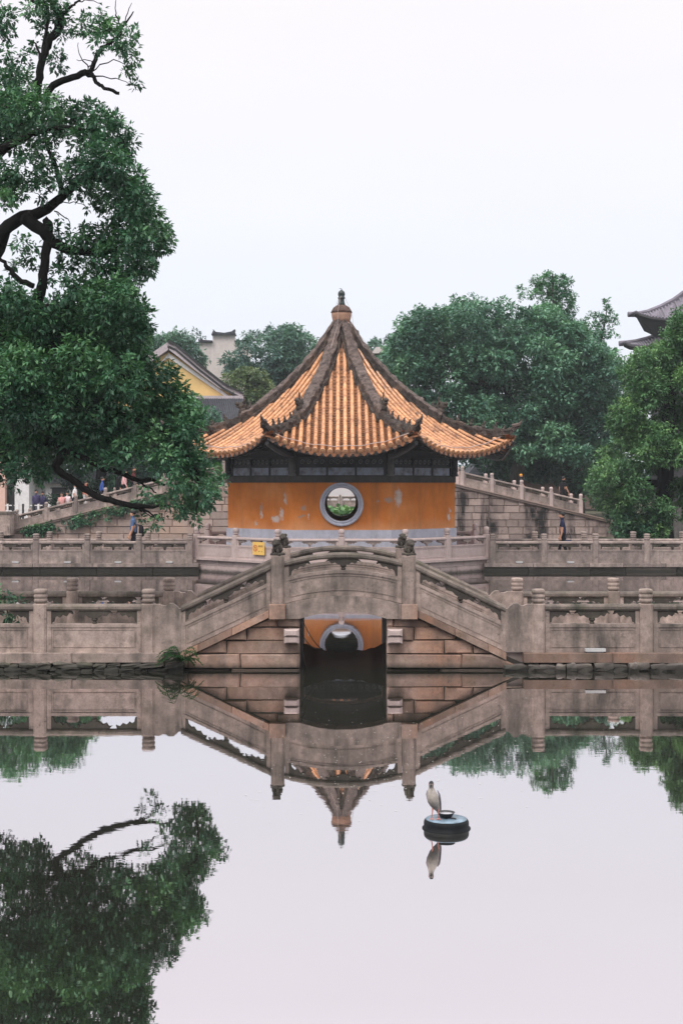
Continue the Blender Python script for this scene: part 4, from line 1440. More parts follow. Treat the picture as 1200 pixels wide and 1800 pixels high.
# ---------------------------------------------------------------- the big camphor tree at the left
TY = 24.6
tree = empty('camphor_tree', (-8.6, 29.6, 0.35), label='huge dark green camphor tree reaching in from the left edge', cat='tree')
inv = Vector((8.6, -29.6, -0.35))
def loc_parent(o, p=tree):
    o.parent = p; o.location = -p.location if p.location.length else (0, 0, 0)
    return o
def local(mb):
    mb.v = [tuple(Vector(p) + inv) for p in mb.v]; return mb
mb = MB()
mb.tube([(-8.6, 29.6, 0.2), (-8.5, 29.4, 1.2), (-8.2, 28.9, 3.0), (-7.9, 28.2, 4.8), (-7.6, 27.6, 6.4), (-7.3, 27.2, 8.5), (-7.0, 26.8, 11)], [0.75, 0.6, 0.52, 0.45, 0.36, 0.25, 0.1], 12)
local(mb).build('trunk', M['bark'], tree, smooth=True)
LIMBS = [
    [(-170, 560, 22, 3.4), (-80, 520, 18, 1.5), (-10, 450, 13, .5), (8, 405, 12, .2), (40, 382, 11, .2), (75, 372, 10), (110, 345, 8), (150, 310, 7), (185, 275, 5)],
    [(45, 382, 13), (70, 402, 11), (95, 425, 10), (130, 440, 8), (175, 445, 5), (220, 430, 3)],
    [(84, 385, 8), (85, 410, 9), (80, 460, 8), (72, 505, 9), (60, 545, 11, .3), (20, 590, 15, .8), (-80, 640, 20, 2)],
    [(60, 540, 8), (100, 540, 7), (128, 530, 6), (130, 500, 4)],
    [(2, 455, 3), (15, 470, 4), (30, 490, 5), (60, 503, 5)],
    [(-150, 330, 16, 2.5), (-60, 300, 12, 1), (0, 265, 10, .4), (18, 240, 7, .4), (40, 215, 6)],
    [(-60, 210, 12, 1), (20, 190, 9), (62, 172, 7), (67, 150, 7.5), (72, 118, 7), (80, 95, 7), (90, 68, 7), (105, 45, 8), (102, 20, 6), (90, 0, 5), (85, -30, 4)],
    [(62, 172, 6), (82, 167, 6), (95, 150, 6.5), (120, 138, 6), (150, 129, 6), (162, 132, 5)],
    [(160, 130, 4), (170, 143, 3.5), (185, 155, 3.2), (210, 164, 3)],
    [(158, 128, 4.5), (168, 105, 4), (180, 84, 3.5), (205, 68, 3), (218, 45, 2), (235, 20, 1)],
    [(105, 40, 4), (115, 22, 3), (130, 8, 2.2), (145, -5, 1.6)], [(75, 120, 3), (67, 85, 2), (60, 70, 1)], [(75, 100, 3), (85, 15, 3), (55, 0, 3)],
    [(-120, 800, 16, 2.5), (-30, 775, 10, 1.2), (40, 770, 8, .9), (90, 778, 7, .6), (118, 788, 7, .2), (105, 805, 7.5), (100, 825, 7), (130, 845, 6.5), (165, 868, 6), (205, 882, 5.5), (240, 890, 4.5), (270, 890, 3), (300, 889, 1.8)],
    [(120, 792, 6), (160, 812, 5), (182, 823, 5), (210, 830, 4.5), (245, 844, 4), (268, 843, 3), (290, 853, 2)],
    [(238, 890, 3), (248, 897, 2.6), (258, 898, 1.8), (270, 910, 1)], [(245, 844, 2.4), (262, 858, 1.6), (275, 866, 1)], [(168, 866, 2.6), (180, 876, 2.3), (196, 878, 1.2)],
    [(70, 600, 10, .5), (130, 620, 8), (200, 650, 6), (260, 690, 4)], [(0, 640, 12, 1), (100, 690, 9), (190, 720, 6), (290, 760, 4)], [(290, 760, 3.5), (330, 800, 3), (350, 850, 2.2), (345, 905, 1.2)],
    [(150, 310, 6), (190, 320, 4), (230, 340, 3)], [(110, 345, 5), (100, 300, 4), (85, 260, 3)], [(0, 265, 8), (60, 235, 6), (120, 225, 4), (180, 240, 2.5)],
]
for i, L in enumerate(LIMBS):
    mb = MB(); limb(mb, L, TY, 8, 0.018, i)
    local(mb).build('limb', M['bark'], tree, smooth=True)
mb = MB()
g = random.Random(3)
for L in ([(150, 129), (162, 108), (135, 105)], [(155, 120), (140, 95), (138, 75)], [(210, 66), (222, 30), (232, 5)], [(208, 40), (203, 15), (206, -5)], [(165, 135), (205, 138), (235, 150)], [(160, 128), (200, 105), (235, 125)],
          [(130, 8), (150, 0), (180, 5)], [(20, 300), (30, 330), (15, 340)], [(100, 360), (130, 355), (160, 365)], [(95, 372), (120, 385), (125, 400)], [(70, 372), (75, 350), (60, 335)], [(245, 893), (262, 905), (280, 915)]):
    limb(mb, [(x, y, 1.5 - 0.5 * j, g.uniform(-.2, .2)) for j, (x, y) in enumerate(L)], TY, 4, 0.02, 5)
local(mb).build('twig', M['bark'], tree)
TOP = [(5, 30, 22), (12, 55, 14), (60, 12, 20, .6), (85, 8, 20, .8), (105, 22, 22, .8), (118, 45, 14, .5), (80, 40, 18, .6), (62, 75, 12, .5), (104, 108, 18, .7), (112, 60, 12, .5), (170, 40, 24, .7), (150, 50, 16, .7), (190, 62, 24, .8), (172, 75, 18, .5), (222, 66, 20, .8), (232, 100, 17, .7), (215, 85, 16, .6), (240, 150, 10, .7), (222, 128, 12, .5),
       (12, 100, 18, .6), (38, 98, 18, .5), (20, 130, 18, .7)]
MID = [(8, 160, 30), (42, 158, 30), (70, 190, 30), (30, 195, 34), (100, 195, 24, .9), (120, 215, 26, .8), (152, 205, 28), (180, 218, 28), (210, 232, 22), (228, 248, 14), (215, 268, 18), (190, 262, 26, .8), (160, 240, 24, .8), (130, 250, 22, .5), (15, 240, 30), (0, 205, 32), (55, 235, 26, .8), (85, 235, 24, .7), (75, 275, 22, .6), (50, 260, 20, .6),
       (165, 288, 30), (195, 290, 30), (140, 300, 26), (115, 320, 22, .6), (72, 325, 22, .8), (80, 300, 20, .6), (10, 310, 28), (25, 330, 26), (10, 350, 20, .7), (40, 290, 18, .5), (228, 312, 26), (245, 335, 24), (210, 330, 30), (180, 325, 28, .8), (255, 360, 20), (230, 360, 28), (200, 365, 26, .7), (160, 350, 20, .4), (140, 330, 20, .6), (268, 385, 22), (250, 395, 26), (225, 395, 28, .8), (282, 405, 18), (290, 425, 14), (270, 425, 24),
       (240, 425, 30), (205, 420, 30), (170, 418, 28), (135, 425, 24, .7), (180, 450, 30, .9), (215, 455, 30, .9), (250, 455, 26), (262, 470, 14), (120, 455, 24, .6), (40, 430, 18, .6), (55, 450, 18, .5), (35, 470, 16, .5), (105, 400, 20, .35), (95, 485, 20, .5), (150, 482, 28, .8), (190, 490, 30, .9), (225, 495, 24, .9), (120, 510, 24, .7)]
LOW = [(10, 530, 34), (40, 545, 36), (75, 560, 36), (110, 565, 36), (150, 545, 38), (185, 530, 36), (215, 525, 32), (240, 545, 24), (252, 570, 20), (225, 565, 36), (190, 575, 38), (150, 590, 38), (5, 590, 42), (50, 600, 42), (95, 610, 42), (140, 630, 42), (185, 625, 40), (228, 605, 36), (246, 600, 22), (240, 635, 28), (0, 640, 44), (45, 650, 44), (90, 660, 44), (130, 680, 44), (175, 680, 44), (215, 665, 40), (250, 662, 32), (278, 655, 26), (298, 668, 22), (318, 690, 18),
       (290, 695, 30), (262, 700, 36), (220, 710, 42), (332, 712, 18), (340, 725, 24), (318, 725, 34), (285, 740, 38), (0, 700, 44), (40, 710, 44), (85, 715, 44), (130, 735, 42), (175, 740, 42), (235, 755, 38), (335, 750, 24), (310, 765, 32), (270, 785, 34), (225, 795, 28, .9), (180, 785, 32), (135, 775, 30), (90, 760, 36), (45, 760, 40), (5, 755, 42), (15, 800, 36), (50, 805, 32), (75, 815, 22), (30, 832, 22, .9), (70, 835, 12, .7), (5, 825, 24),
       (335, 790, 26), (350, 815, 26), (320, 810, 30), (295, 810, 28, .9), (365, 835, 22), (340, 845, 28), (378, 852, 17), (370, 872, 18), (345, 878, 24), (320, 870, 26, .8), (300, 850, 24, .7), (335, 900, 20, .8), (345, 915, 9, .9), (318, 898, 14, .7), (298, 880, 16, .6), (282, 905, 10, .8), (262, 920, 9, .8), (278, 922, 8, .8), (250, 908, 8, .5), (255, 862, 14, .35), (150, 800, 26, .7), (200, 812, 20, .6), (110, 790, 22, .6)]
cl_ = clumps_at(TOP, TY, 0.5, 1) + clumps_at([(m_[0], m_[1], m_[2], 0.95 * (m_[3] if len(m_) > 3 else 1)) for m_ in MID], TY, 1.0, 2, 1.3) + clumps_at(LOW, TY, 0.8, 3, 0.95)
# the crown's far side, thinner, and what lies beyond the left edge
cl_ += clumps_at([(x - 14, y + 8, r_ * 1.15, 0.55) for x, y, r_ in [c[:3] for c in LOW] if x < 300 and y < 640], TY + 2.2, 0.9, 4, 1.4)
g = random.Random(8)
cl_ += clumps_at([(g.uniform(-330, -30), g.uniform(80, 600), g.uniform(40, 62), 0.2) for _ in range(36)], TY + 1.5, 2.2, 5, 1.4)
cl_ = [(c[0] + inv.x, c[1] + inv.y, c[2] + inv.z, *c[3:]) for c in cl_]
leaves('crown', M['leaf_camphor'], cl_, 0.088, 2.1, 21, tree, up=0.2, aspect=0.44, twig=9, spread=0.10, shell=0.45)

# ---------------------------------------------------------------- other trees
def tree_at(name, label, rows, Y, dy, mat, size, dens, seed, trunk, barkm='bark', ry=1.2, flat=0.9, group=None, limbs=(), tintbias=0.0, **kw):
    b = at(trunk[-1][0], trunk[-1][1], Y)
    root = empty(name, b, label=label, cat='tree', group=group)
    mb = MB(); limb(mb, trunk, Y, 8, 0.02, seed)
    mb.v = [tuple(Vector(p) - b) for p in mb.v]
    mb.build('trunk', M[barkm], root, smooth=True)
    for i, L in enumerate(limbs):
        mb = MB(); limb(mb, L, Y, 6, 0.03, seed + i)
        mb.v = [tuple(Vector(p) - b) for p in mb.v]
        mb.build('limb', M[barkm], root, smooth=True)
    c = clumps_at(rows, Y, dy, seed, ry, flat)
    c = [(q[0] - b.x, q[1] - b.y, q[2] - b.z, *q[3:]) for q in c]
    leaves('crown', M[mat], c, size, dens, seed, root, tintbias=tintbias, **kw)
    return root
def fill(outline, n, r0, r1, seed, w=0.8, edge=1.0):
    """random lobes inside an outline polygon in px"""
    g = random.Random(seed); o = []
    xs_ = [p[0] for p in outline]; ys_ = [p[1] for p in outline]
    def inside(x, y):
        c = False
        for i in range(len(outline)):
            (xa, ya), (xb, yb) = outline[i], outline[i - 1]
            if (ya > y) != (yb > y) and x < (xb - xa) * (y - ya) / (yb - ya) + xa: c = not c
        return c
    while len(o) < n:
        x, y = g.uniform(min(xs_), max(xs_)), g.uniform(min(ys_), max(ys_))
        if inside(x, y): o.append((x, y, g.uniform(r0, r1), w))
    for i in range(len(outline)):                # smaller lobes along the outline keep it uneven
        (xa, ya), (xb, yb) = outline[i], outline[(i + 1) % len(outline)]
        m = max(1, int(math.hypot(xb - xa, yb - ya) / (r0 * 0.9)))
        for j in range(m):
            t = (j + g.random()) / m
            o.append((xa + (xb - xa) * t, ya + (yb - ya) * t, g.uniform(r0 * 0.45, r0 * 0.85), edge))
    return o
tree_at('broadleaf_tree', 'wide domed teal-green tree rising right behind the pavilion roof',
        fill([(688, 620), (708, 590), (735, 570), (765, 560), (800, 548), (830, 540), (862, 535), (900, 545), (935, 550), (965, 560), (1000, 582), (1030, 605), (1060, 625), (1090, 650), (1100, 740), (1080, 800), (1020, 800), (960, 790), (900, 800), (840, 780), (790, 740), (740, 710), (700, 680)], 150, 22, 36, 31),
        88, 3.5, 'leaf_teal', 0.230, 2.16, 31, [(880, 640, 5), (905, 740, 9), (915, 800, 11), (905, 850, 12), (915, 905, 15)], limbs=[[(905, 770, 10), (870, 720, 8), (840, 660, 5)], [(910, 760, 9), (950, 700, 7), (985, 650, 4)], [(790, 740, 3), (760, 700, 3), (745, 660, 2)]], barkm='bark_grey', up=0.45, shell=0.5)
tree_at('broadleaf_tree', 'dark evergreen tree low behind the right ramp railing',
        fill([(800, 770), (850, 775), (905, 800), (960, 790), (1020, 770), (1050, 800), (1040, 850), (1000, 850), (960, 835), (900, 835), (850, 815), (815, 800)], 26, 18, 28, 33, 0.8),
        96, 3.0, 'leaf_teal', 0.253, 1.92, 33, [(990, 780, 8), (995, 840, 10), (1000, 905, 12)], barkm='bark_grey', tintbias=-0.2)
tree_at('ginkgo_tree', 'upright bright green tree with a tall shaggy tip above the domed tree',
        [(965, 490, 12), (985, 495, 12), (945, 495, 10), (960, 505, 18), (985, 510, 16), (1000, 495, 7), (935, 515, 10), (970, 530, 20), (1000, 525, 12), (915, 510, 7, .7), (918, 522, 7, .7), (960, 555, 24), (985, 560, 20), (1005, 545, 10), (1000, 585, 22), (1020, 575, 14), (1030, 600, 18), (1060, 590, 12, .8), (1050, 620, 20), (1015, 630, 26), (1040, 660, 26), (1060, 650, 16), (1075, 620, 8, .7), (1062, 560, 9, 1), (1070, 545, 7, 1), (1055, 578, 9, 1), (1078, 560, 7, 1), (1050, 556, 6, 1), (1066, 530, 5, 1), (1080, 590, 6, .7), (1072, 575, 6, .7), (1045, 570, 6, .7), (1030, 700, 28), (1060, 700, 24), (1020, 750, 28), (1060, 745, 24), (990, 620, 26), (1040, 790, 24), (1000, 690, 24), (975, 590, 24), (960, 640, 26), (985, 660, 24), (975, 700, 26), (1000, 730, 26), (950, 600, 22), (1035, 555, 7, .7), (1045, 590, 9, .7), (1085, 570, 4, .6), (1065, 535, 3.5, .7)],
        94, 1.5, 'leaf_feather', 0.196, 2.04, 35, [(970, 480, 1), (975, 560, 3), (1000, 680, 5), (1015, 800, 8), (1018, 912, 10)], limbs=[[(1005, 720, 4), (1050, 620, 2.5), (1066, 540, .7)]], barkm='bark_grey', up=0.7, shell=0.3)
tree_at('round_tree', 'bright green bushy tree at the right edge, hanging over the causeway',
        fill([(1200, 560), (1180, 590), (1150, 615), (1120, 635), (1105, 655), (1115, 690), (1085, 715), (1075, 735), (1100, 755), (1140, 745), (1090, 775), (1062, 800), (1060, 830), (1052, 850), (1050, 880), (1065, 898), (1090, 905), (1105, 925), (1160, 935), (1190, 900), (1240, 880), (1300, 820), (1310, 650), (1260, 560)], 96, 18, 30, 37, 0.9),
        61, 2.2, 'leaf_fresh', 0.144, 2.16, 37, [(1180, 640, 7), (1175, 740, 12), (1168, 850, 15), (1165, 912, 17), (1165, 958, 20)], barkm='bark', up=0.5, shell=0.5, limbs=[[(1172, 800, 8), (1130, 760, 6), (1100, 720, 3)], [(1170, 850, 8), (1110, 850, 5), (1075, 865, 3)]])
tree_at('low_shrub_tree', 'dark low bush under the bright tree behind the right causeway railing',
        fill([(1075, 905), (1110, 900), (1150, 905), (1165, 925), (1150, 950), (1090, 950)], 10, 12, 18, 39), 59.5, 0.6, 'leaf_camphor', 0.127, 2.16, 39, [(1120, 915, 4), (1122, 958, 6)])
tree_at('broadleaf_tree', 'dense blue-green rounded tree behind the roof, left of the finial',
        fill([(395, 650), (410, 620), (430, 600), (455, 590), (490, 584), (520, 588), (545, 600), (560, 620), (560, 660), (500, 680), (440, 675)], 34, 16, 26, 41),
        118, 3, 'leaf_blue', 0.276, 2.16, 41, [(480, 640, 5), (480, 760, 8), (480, 895, 12)], up=0.5)
tree_at('olive_tree', 'smaller olive-green tree below the blue-green one, beside the dark tiled roof',
        fill([(400, 665), (430, 655), (465, 665), (480, 690), (460, 715), (410, 700)], 12, 12, 20, 43), 102, 1.5, 'leaf_olive', 0.230, 2.16, 43, [(440, 700, 4), (440, 800, 7), (440, 902, 9)], tintbias=-0.1)
tree_at('broadleaf_tree', 'distant rounded tree between the big tree and the yellow gable',
        fill([(240, 640), (262, 605), (290, 595), (325, 600), (345, 615), (355, 640), (340, 680), (260, 690)], 22, 14, 22, 45), 125, 2, 'leaf_blue', 0.276, 2.16, 45, [(300, 660, 4), (300, 780, 8), (300, 892, 10)], tintbias=0.1)
tree_at('thin_tree', 'thin wispy treetop just left of the white gable wall',
        [(345, 590, 7, .5), (350, 582, 6, .5), (357, 592, 6, .5), (340, 600, 6, .4), (430, 592, 8, .6), (422, 600, 7, .5), (437, 600, 7, .5), (355, 610, 8, .4)], 138, 1, 'leaf_blue', 0.230, 1.68, 47, [(350, 595, 1), (352, 680, 2.5), (352, 888, 4)])
tree_at('broadleaf_tree', 'far treetop right of the pavilion roof above the white house',
        fill([(652, 612), (662, 596), (685, 590), (700, 600), (700, 640), (665, 640)], 8, 9, 14, 49), 130, 1.5, 'leaf_blue', 0.276, 2.16, 49, [(680, 630, 3), (680, 760, 6), (680, 890, 9)])
# trees standing behind the big camphor on the left bank
LB = 'trees on the left bank behind the big camphor'
tree_at('bank_tree', 'shaded tree at far left whose trunk leans beside the white column', fill([(-60, 560), (20, 540), (110, 560), (160, 620), (165, 700), (120, 790), (60, 830), (-20, 820), (-80, 700)], 44, 26, 40, 51),
        86, 3, 'leaf_feather', 0.230, 1.80, 51, [(20, 700, 12), (5, 790, 12), (20, 830, 12), (34, 870, 12), (40, 912, 15)], group=LB, limbs=[[(34, 870, 8), (60, 830, 7), (80, 780, 4)]])
tree_at('bank_tree', 'shaded tree standing behind the people on the left ramp', [(x_, 858 + 6 * (x_ % 3), 20) for x_ in range(150, 330, 16)] + fill([(90, 720), (150, 690), (230, 690), (290, 730), (300, 790), (260, 870), (200, 868), (130, 850), (90, 820)], 36, 22, 34, 53),
        92, 3, 'leaf_teal', 0.230, 2.04, 53, [(180, 760, 8), (178, 830, 9), (176, 905, 11)], group=LB, tintbias=-0.1)
tree_at('bank_tree', 'dark tree behind the left end of the pavilion eaves', fill([(270, 730), (320, 715), (370, 730), (398, 770), (395, 850), (340, 870), (270, 865)], 26, 18, 28, 55),
        95, 2, 'leaf_teal', 0.230, 2.04, 55, [(330, 780, 7), (332, 840, 8), (333, 904, 10)], group=LB, tintbias=-0.15)
# far woodland that closes the gaps under the crowns
g = random.Random(77)
wood = [(x + g.uniform(-12, 12), g.uniform(790, 862), g.uniform(22, 34), 0.8) for x in range(-80, 1300, 22)] + [(x + g.uniform(-12, 12), g.uniform(745, 790), g.uniform(18, 30), 0.7) for x in range(640, 1300, 26)] + [(x + g.uniform(-12, 12), g.uniform(750, 790), g.uniform(18, 30), 0.7) for x in range(-80, 380, 26)]
wood = [w_ for w_ in wood if not 540 < w_[0] < 665]
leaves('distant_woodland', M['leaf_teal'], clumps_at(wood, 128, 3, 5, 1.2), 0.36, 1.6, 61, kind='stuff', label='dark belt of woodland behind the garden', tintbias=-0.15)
HAZE = 0.0004
# ---------------------------------------------------------------- buildings behind
M['yellow_wall'] = plain('yellow_stucco', (0.72, 0.50, 0.22), 0.9, 0.1, 0.08, 1.2, obj=False)
M['white_wall'] = stone('white_wall', (0.58, 0.52, 0.49), (0.70, 0.645, 0.62), (0.36, 0.32, 0.30), 0.45, wet=False, vary=0, bump=0.1)
M['pale_wall'] = plain('pale_lilac_wall', (0.72, 0.68, 0.70), 0.9, 0.1, 0.05, 1.0)
M['slate'] = plain('dark_grey_tile', (0.045, 0.047, 0.058), 0.7, 0.3, 0.35, 3.0)
M['slate_light'] = plain('grey_purple_tile', (0.16, 0.145, 0.175), 0.75, 0.3, 0.25, 2.0)
M['verge'] = plain('pale_verge', (0.46, 0.40, 0.42), 0.85, 0.2, 0.2)
M['dark_trim'] = plain('dark_trim', (0.035, 0.034, 0.036), 0.8)
M['white_paint'] = plain('white_paint', (0.72, 0.70, 0.70), 0.6)
M['pink_wall'] = plain('pink_wall', (0.70, 0.47, 0.40), 0.9, 0.1, 0.06)
def vec(px, py, Y): return at(px, py, Y)

# yellow hall: gable end towards us, dark verge running down to the right, lean-to roof of dark tiles below
Y0 = 100.0
hall = empty('yellow_hall', (at(330, 853, Y0).x, Y0, 1.1), label='yellow-walled temple hall with a dark sloping roof edge behind the pavilion', cat='building')
ho = Vector((at(330, 853, Y0).x, Y0, 1.1))
def q2(px, py): p = at(px, py, Y0); return (p.x - ho.x, p.z - ho.z)
def poly_px(mb, pts, y0, y1):
    pl = [q2(*p) for p in pts]
    if area(pl) < 0: pl = pl[::-1]
    mb.prism(pl, y0, y1)
mb = MB(); poly_px(mb, [(170, 697), (297, 618), (412, 697), (416, 730), (170, 730)], 0, 14); mb.build('gable_wall', M['yellow_wall'], hall)
mb = MB(); poly_px(mb, [(170, 730.2), (416, 730.2), (420, 900), (170, 900)], 0.1, 14); mb.build('lower_wall', M['dark_trim'], hall)
mb = MB(); poly_px(mb, [(286, 634), (297, 621), (404, 697), (396, 697), (297, 629), (170, 705), (170, 697)], -0.12, -0.002); mb.build('gable_trim', M['white_paint'], hall)
mb = MB(); poly_px(mb, [(297, 604), (299, 616), (345, 652), (385, 682), (425, 700), (428, 693), (395, 676), (350, 641), (310, 608)], -0.5, 14.5); mb.build('roof_slope', M['verge'], hall)
mb = MB(); poly_px(mb, [(170, 690), (297, 602), (297, 616), (170, 704)], -0.5, 14.5); mb.build('roof_slope', M['verge'], hall)
for dy in (0, 9):
    mb = MB(); poly_px(mb, [(296, 603 + dy), (310, 609 + dy), (350, 643 + dy), (395, 678 + dy), (428, 694 + dy), (428, 691 + dy), (396, 674 + dy), (351, 639 + dy), (311, 605 + dy), (297, 599 + dy)], -0.62 + dy * .01, -0.2); mb.build('verge_tile_band', M['dark_trim'], hall)
mb = MB(); poly_px(mb, [(335, 697), (430, 697), (430, 703), (335, 703)], -0.9, 0.3); mb.build('lean_to_ridge', M['verge'], hall)
a, b2 = q2(335, 703), q2(430, 703); c2 = q2(430, 745)
for i in range(30):                                   # tile rows of the lean-to roof
    x0 = a[0] + (b2[0] - a[0]) * i / 30
    mb = MB()
    mb.tube([(x0, -0.9, a[1] + 0.02), (x0, -4.2, c2[1] + 0.02)], 0.055, 6)
    mb.build('cover_tile_row', M['slate'], hall)
mb = MB(); mb.add([(a[0] - .05, -0.9, a[1]), (b2[0] + .05, -0.9, a[1]), (b2[0] + .05, -4.25, c2[1]), (a[0] - .05, -4.25, c2[1])], [(0, 3, 2, 1)])
mb.add([(a[0] - .05, -0.9, a[1] - .2), (b2[0] + .05, -0.9, a[1] - .2), (b2[0] + .05, -4.25, c2[1] - .1), (a[0] - .05, -4.25, c2[1] - .1)], [(0, 1, 2, 3)])
mb.build('lean_to_roof', M['slate'], hall)

# white stepped fire wall
Y1 = 130.0
fw = empty('white_fire_wall', at(395, 892, Y1), label='tall white stepped gable wall with black upturned coping', cat='building')
fo = at(395, 892, Y1)
def q3(px, py): p = at(px, py, Y1); return (p.x - fo.x, p.z - fo.z)
def poly3(mb, pts, y0, y1):
    pl = [q3(*p) for p in pts]
    if area(pl) < 0: pl = pl[::-1]
    mb.prism(pl, y0, y1)
mb = MB(); poly3(mb, [(351, 602), (374, 602), (374, 589), (413, 589), (413, 602), (440, 602), (440, 892), (351, 892)], 0, 0.7); mb.build('wall', M['white_wall'], fw)
for pts in ([(372, 589), (376, 580), (374, 579), (380, 584), (395, 585.5), (408, 583), (413, 579), (412, 582), (415, 589)], [(350, 602), (354, 594), (352, 592), (358, 598), (374, 599), (374, 602)], [(413, 602), (413, 599), (430, 598), (438, 593), (437, 597), (440, 602)]):
    mb = MB(); poly3(mb, pts, -0.35, 1.05); mb.build('coping', M['slate'], fw)
mb = MB(); mb.box(-4, 6, 0.7, 12, 0, 9.5); mb.build('house_body', M['white_wall'], fw)
# small white house right of the roof
wh = empty('white_house', at(672, 892, 128), label='small white house top with grey roof edge, right of the pavilion roof', cat='building')
w0 = at(672, 892, 128)
p1, p2, p3 = at(652, 622, 128) - w0, at(692, 622, 128) - w0, at(672, 611, 128) - w0
mb = MB(); mb.box(p1.x + .3, p2.x - .3, 0, 6, 0, p1.z); mb.build('wall', M['slate_light'], wh)
mb = MB(); mb.prism([(p1.x, p1.z), (p2.x, p2.z), (p2.x * .6, p3.z), (p1.x * .6, p3.z)], -0.6, 6.6); mb.build('roof', M['white_wall'], wh)

# tall temple hall, upper right: two tiers of upturned grey roofs
Y2 = 112.0
tp = empty('tiered_temple_hall', at(1302, 892, Y2), label='grey tiered temple roof with upturned corner at the right edge', cat='building')
to = at(1290, 892, Y2)
def q4(px, py): p = at(px, py, Y2); return Vector((p.x - to.x, 0, p.z - to.z))
def tier(edge, top, name, side_d, under, wallb):
    """edge: px points of the eave line from the corner inwards; top: px points of the roof's hip/upper line"""
    n = len(edge)
    mb = MB()
    E = [q4(*p) for p in edge]; U = [q4(*p) for p in top]
    vs = [e for e in E] + [u + Vector((0, 3.5, 0)) for u in U] + [e + Vector((0, 0.4, -0.35)) for e in E] + [Vector((u.x + 1.5, 3.5, e.z + 0.35)) for e, u in zip(E, U)]
    fs = []
    for i in range(n - 1):
        fs += [(i, i + 1, n + i + 1, n + i), (i + 1, i, 2 * n + i, 2 * n + i + 1), (2 * n + i + 1, 2 * n + i, 3 * n + i, 3 * n + i + 1)]
    mb.add(vs, fs)
    mb.mi = [0 if i % 3 == 0 else 1 for i in range(len(mb.f))]
    o = mb.build('roof_tier', [M['slate_light'], M['dark_trim']], tp)
    for j in range(26):                                   # tile rows running down to the eave
        f = (j + 0.5) / 26 * (n - 1); i = int(f); t = f - i
        e = E[i].lerp(E[i + 1], t); u = U[i].lerp(U[i + 1], t) + Vector((0, 3.5, 0))
        m_ = e.lerp(u, 0.5) + Vector((0, 0, 0.02))
        mb = MB(); mb.tube([u + Vector((0, 0, .04)), m_ + Vector((0, 0, .05)), e + Vector((0, -.05, .03))], 0.09, 5); mb.build('cover_tile_row', M['slate_light'], o)
    mb = MB(); mb.tube([u + Vector((0, 3.45, .12)) for u in U], 0.22, 6); mb.build('ridge', M['slate_light'], o)
    mb = MB(); mb.tube([e + Vector((0, 0, -0.12)) for e in E], 0.12, 5); mb.build('eave_edge', M['dark_trim'], o)
    # dark bracketed underside
    mb = MB()
    I = [Vector((max(e.x, q4(1125, 600).x + 0.4 * k2), 1.2, e.z - under)) for k2, e in enumerate(E)]
    mb.add(E + I, [(i, n + i, n + i + 1, i + 1) for i in range(n - 1)])
    mb.v = [tuple(Vector(p) + Vector((0, .05, -0.3 if i_ < n else 0))) for i_, p in enumerate(mb.v)]
    mb.build('bracket_soffit', M['dark_trim'], o)
    return o
tier([(1104, 548), (1112, 552), (1130, 557), (1155, 560), (1185, 561), (1230, 562), (1400, 562)], [(1106, 546), (1122, 546), (1142, 542), (1165, 533), (1190, 520), (1225, 494), (1330, 430)], 'upper', 0, 1.4, 0)
tier([(1085, 601), (1095, 606), (1110, 608), (1130, 609), (1160, 610), (1230, 611), (1420, 611)], [(1090, 599), (1104, 598), (1120, 596), (1140, 591), (1165, 583), (1200, 575), (1330, 572)], 'lower', 0, 1.0, 0)
mb = MB(); a = q4(1190, 560); b2 = q4(1430, 892); mb.box(a.x, b2.x, 2.2, 12, 0, a.z - 0.2); mb.build('wall', M['dark_trim'], tp)

# far terrace seen through the round windows: balustrade, leafy bed, pale wall
ft = empty('far_terrace_rail', (0, 106, 1.1), label='grey stone terrace railing seen through the round window', cat='railing')
mb = MB(); mb.box(-6, 6, -0.1, 0.1, 0.0, 0.45); mb.build('base_wall', M['stone_far'], ft)
pm = panel_meshes('terrace', 1.3, None, 1, 0.42, 0.22, 0.10, 'stone_far', 'stone_far', 'stone_far', detail=False)
for k in range(-4, 5):
    add_post(ft, -0.1 + 1.52 * k, 0, 0.45, 'stone_far', 'knob', s=0.8)
    if k < 4: add_panel(ft, pm, -0.1 + 1.52 * (k + .5), 0, 0.45)
pw = empty('pale_garden_wall', (0, 116, 1.1), label='pale lilac garden wall seen through the round window', cat='wall')
mb = MB(); mb.box(-9, 9, 0, 0.4, 0, 4.4); mb.build('wall', M['pale_wall'], pw)
mb = MB(); mb.prism([(-9.3, 4.4), (9.3, 4.4), (9.0, 4.75), (-9.0, 4.75)], -0.3, 0.7); mb.build('coping', M['slate'], pw)
mb = MB(); mb.box(1.0, 1.35, -0.25, -0.02, 0, 3.4); mb.build('white_pillar', M['white_paint'], pw)
g = random.Random(12)
bed = [(g.uniform(-4, 4), g.uniform(88, 101), 1.1 + g.uniform(0, .25), 0.6, 0.6, 0.3) for _ in range(60)]
leaves('leafy_bed', M['leaf_fresh'], bed, 0.30, 1.0, 63, kind='stuff', label='bright green leafy plants seen through the round window', tintbias=0.2, up=0.8, aspect=0.7)

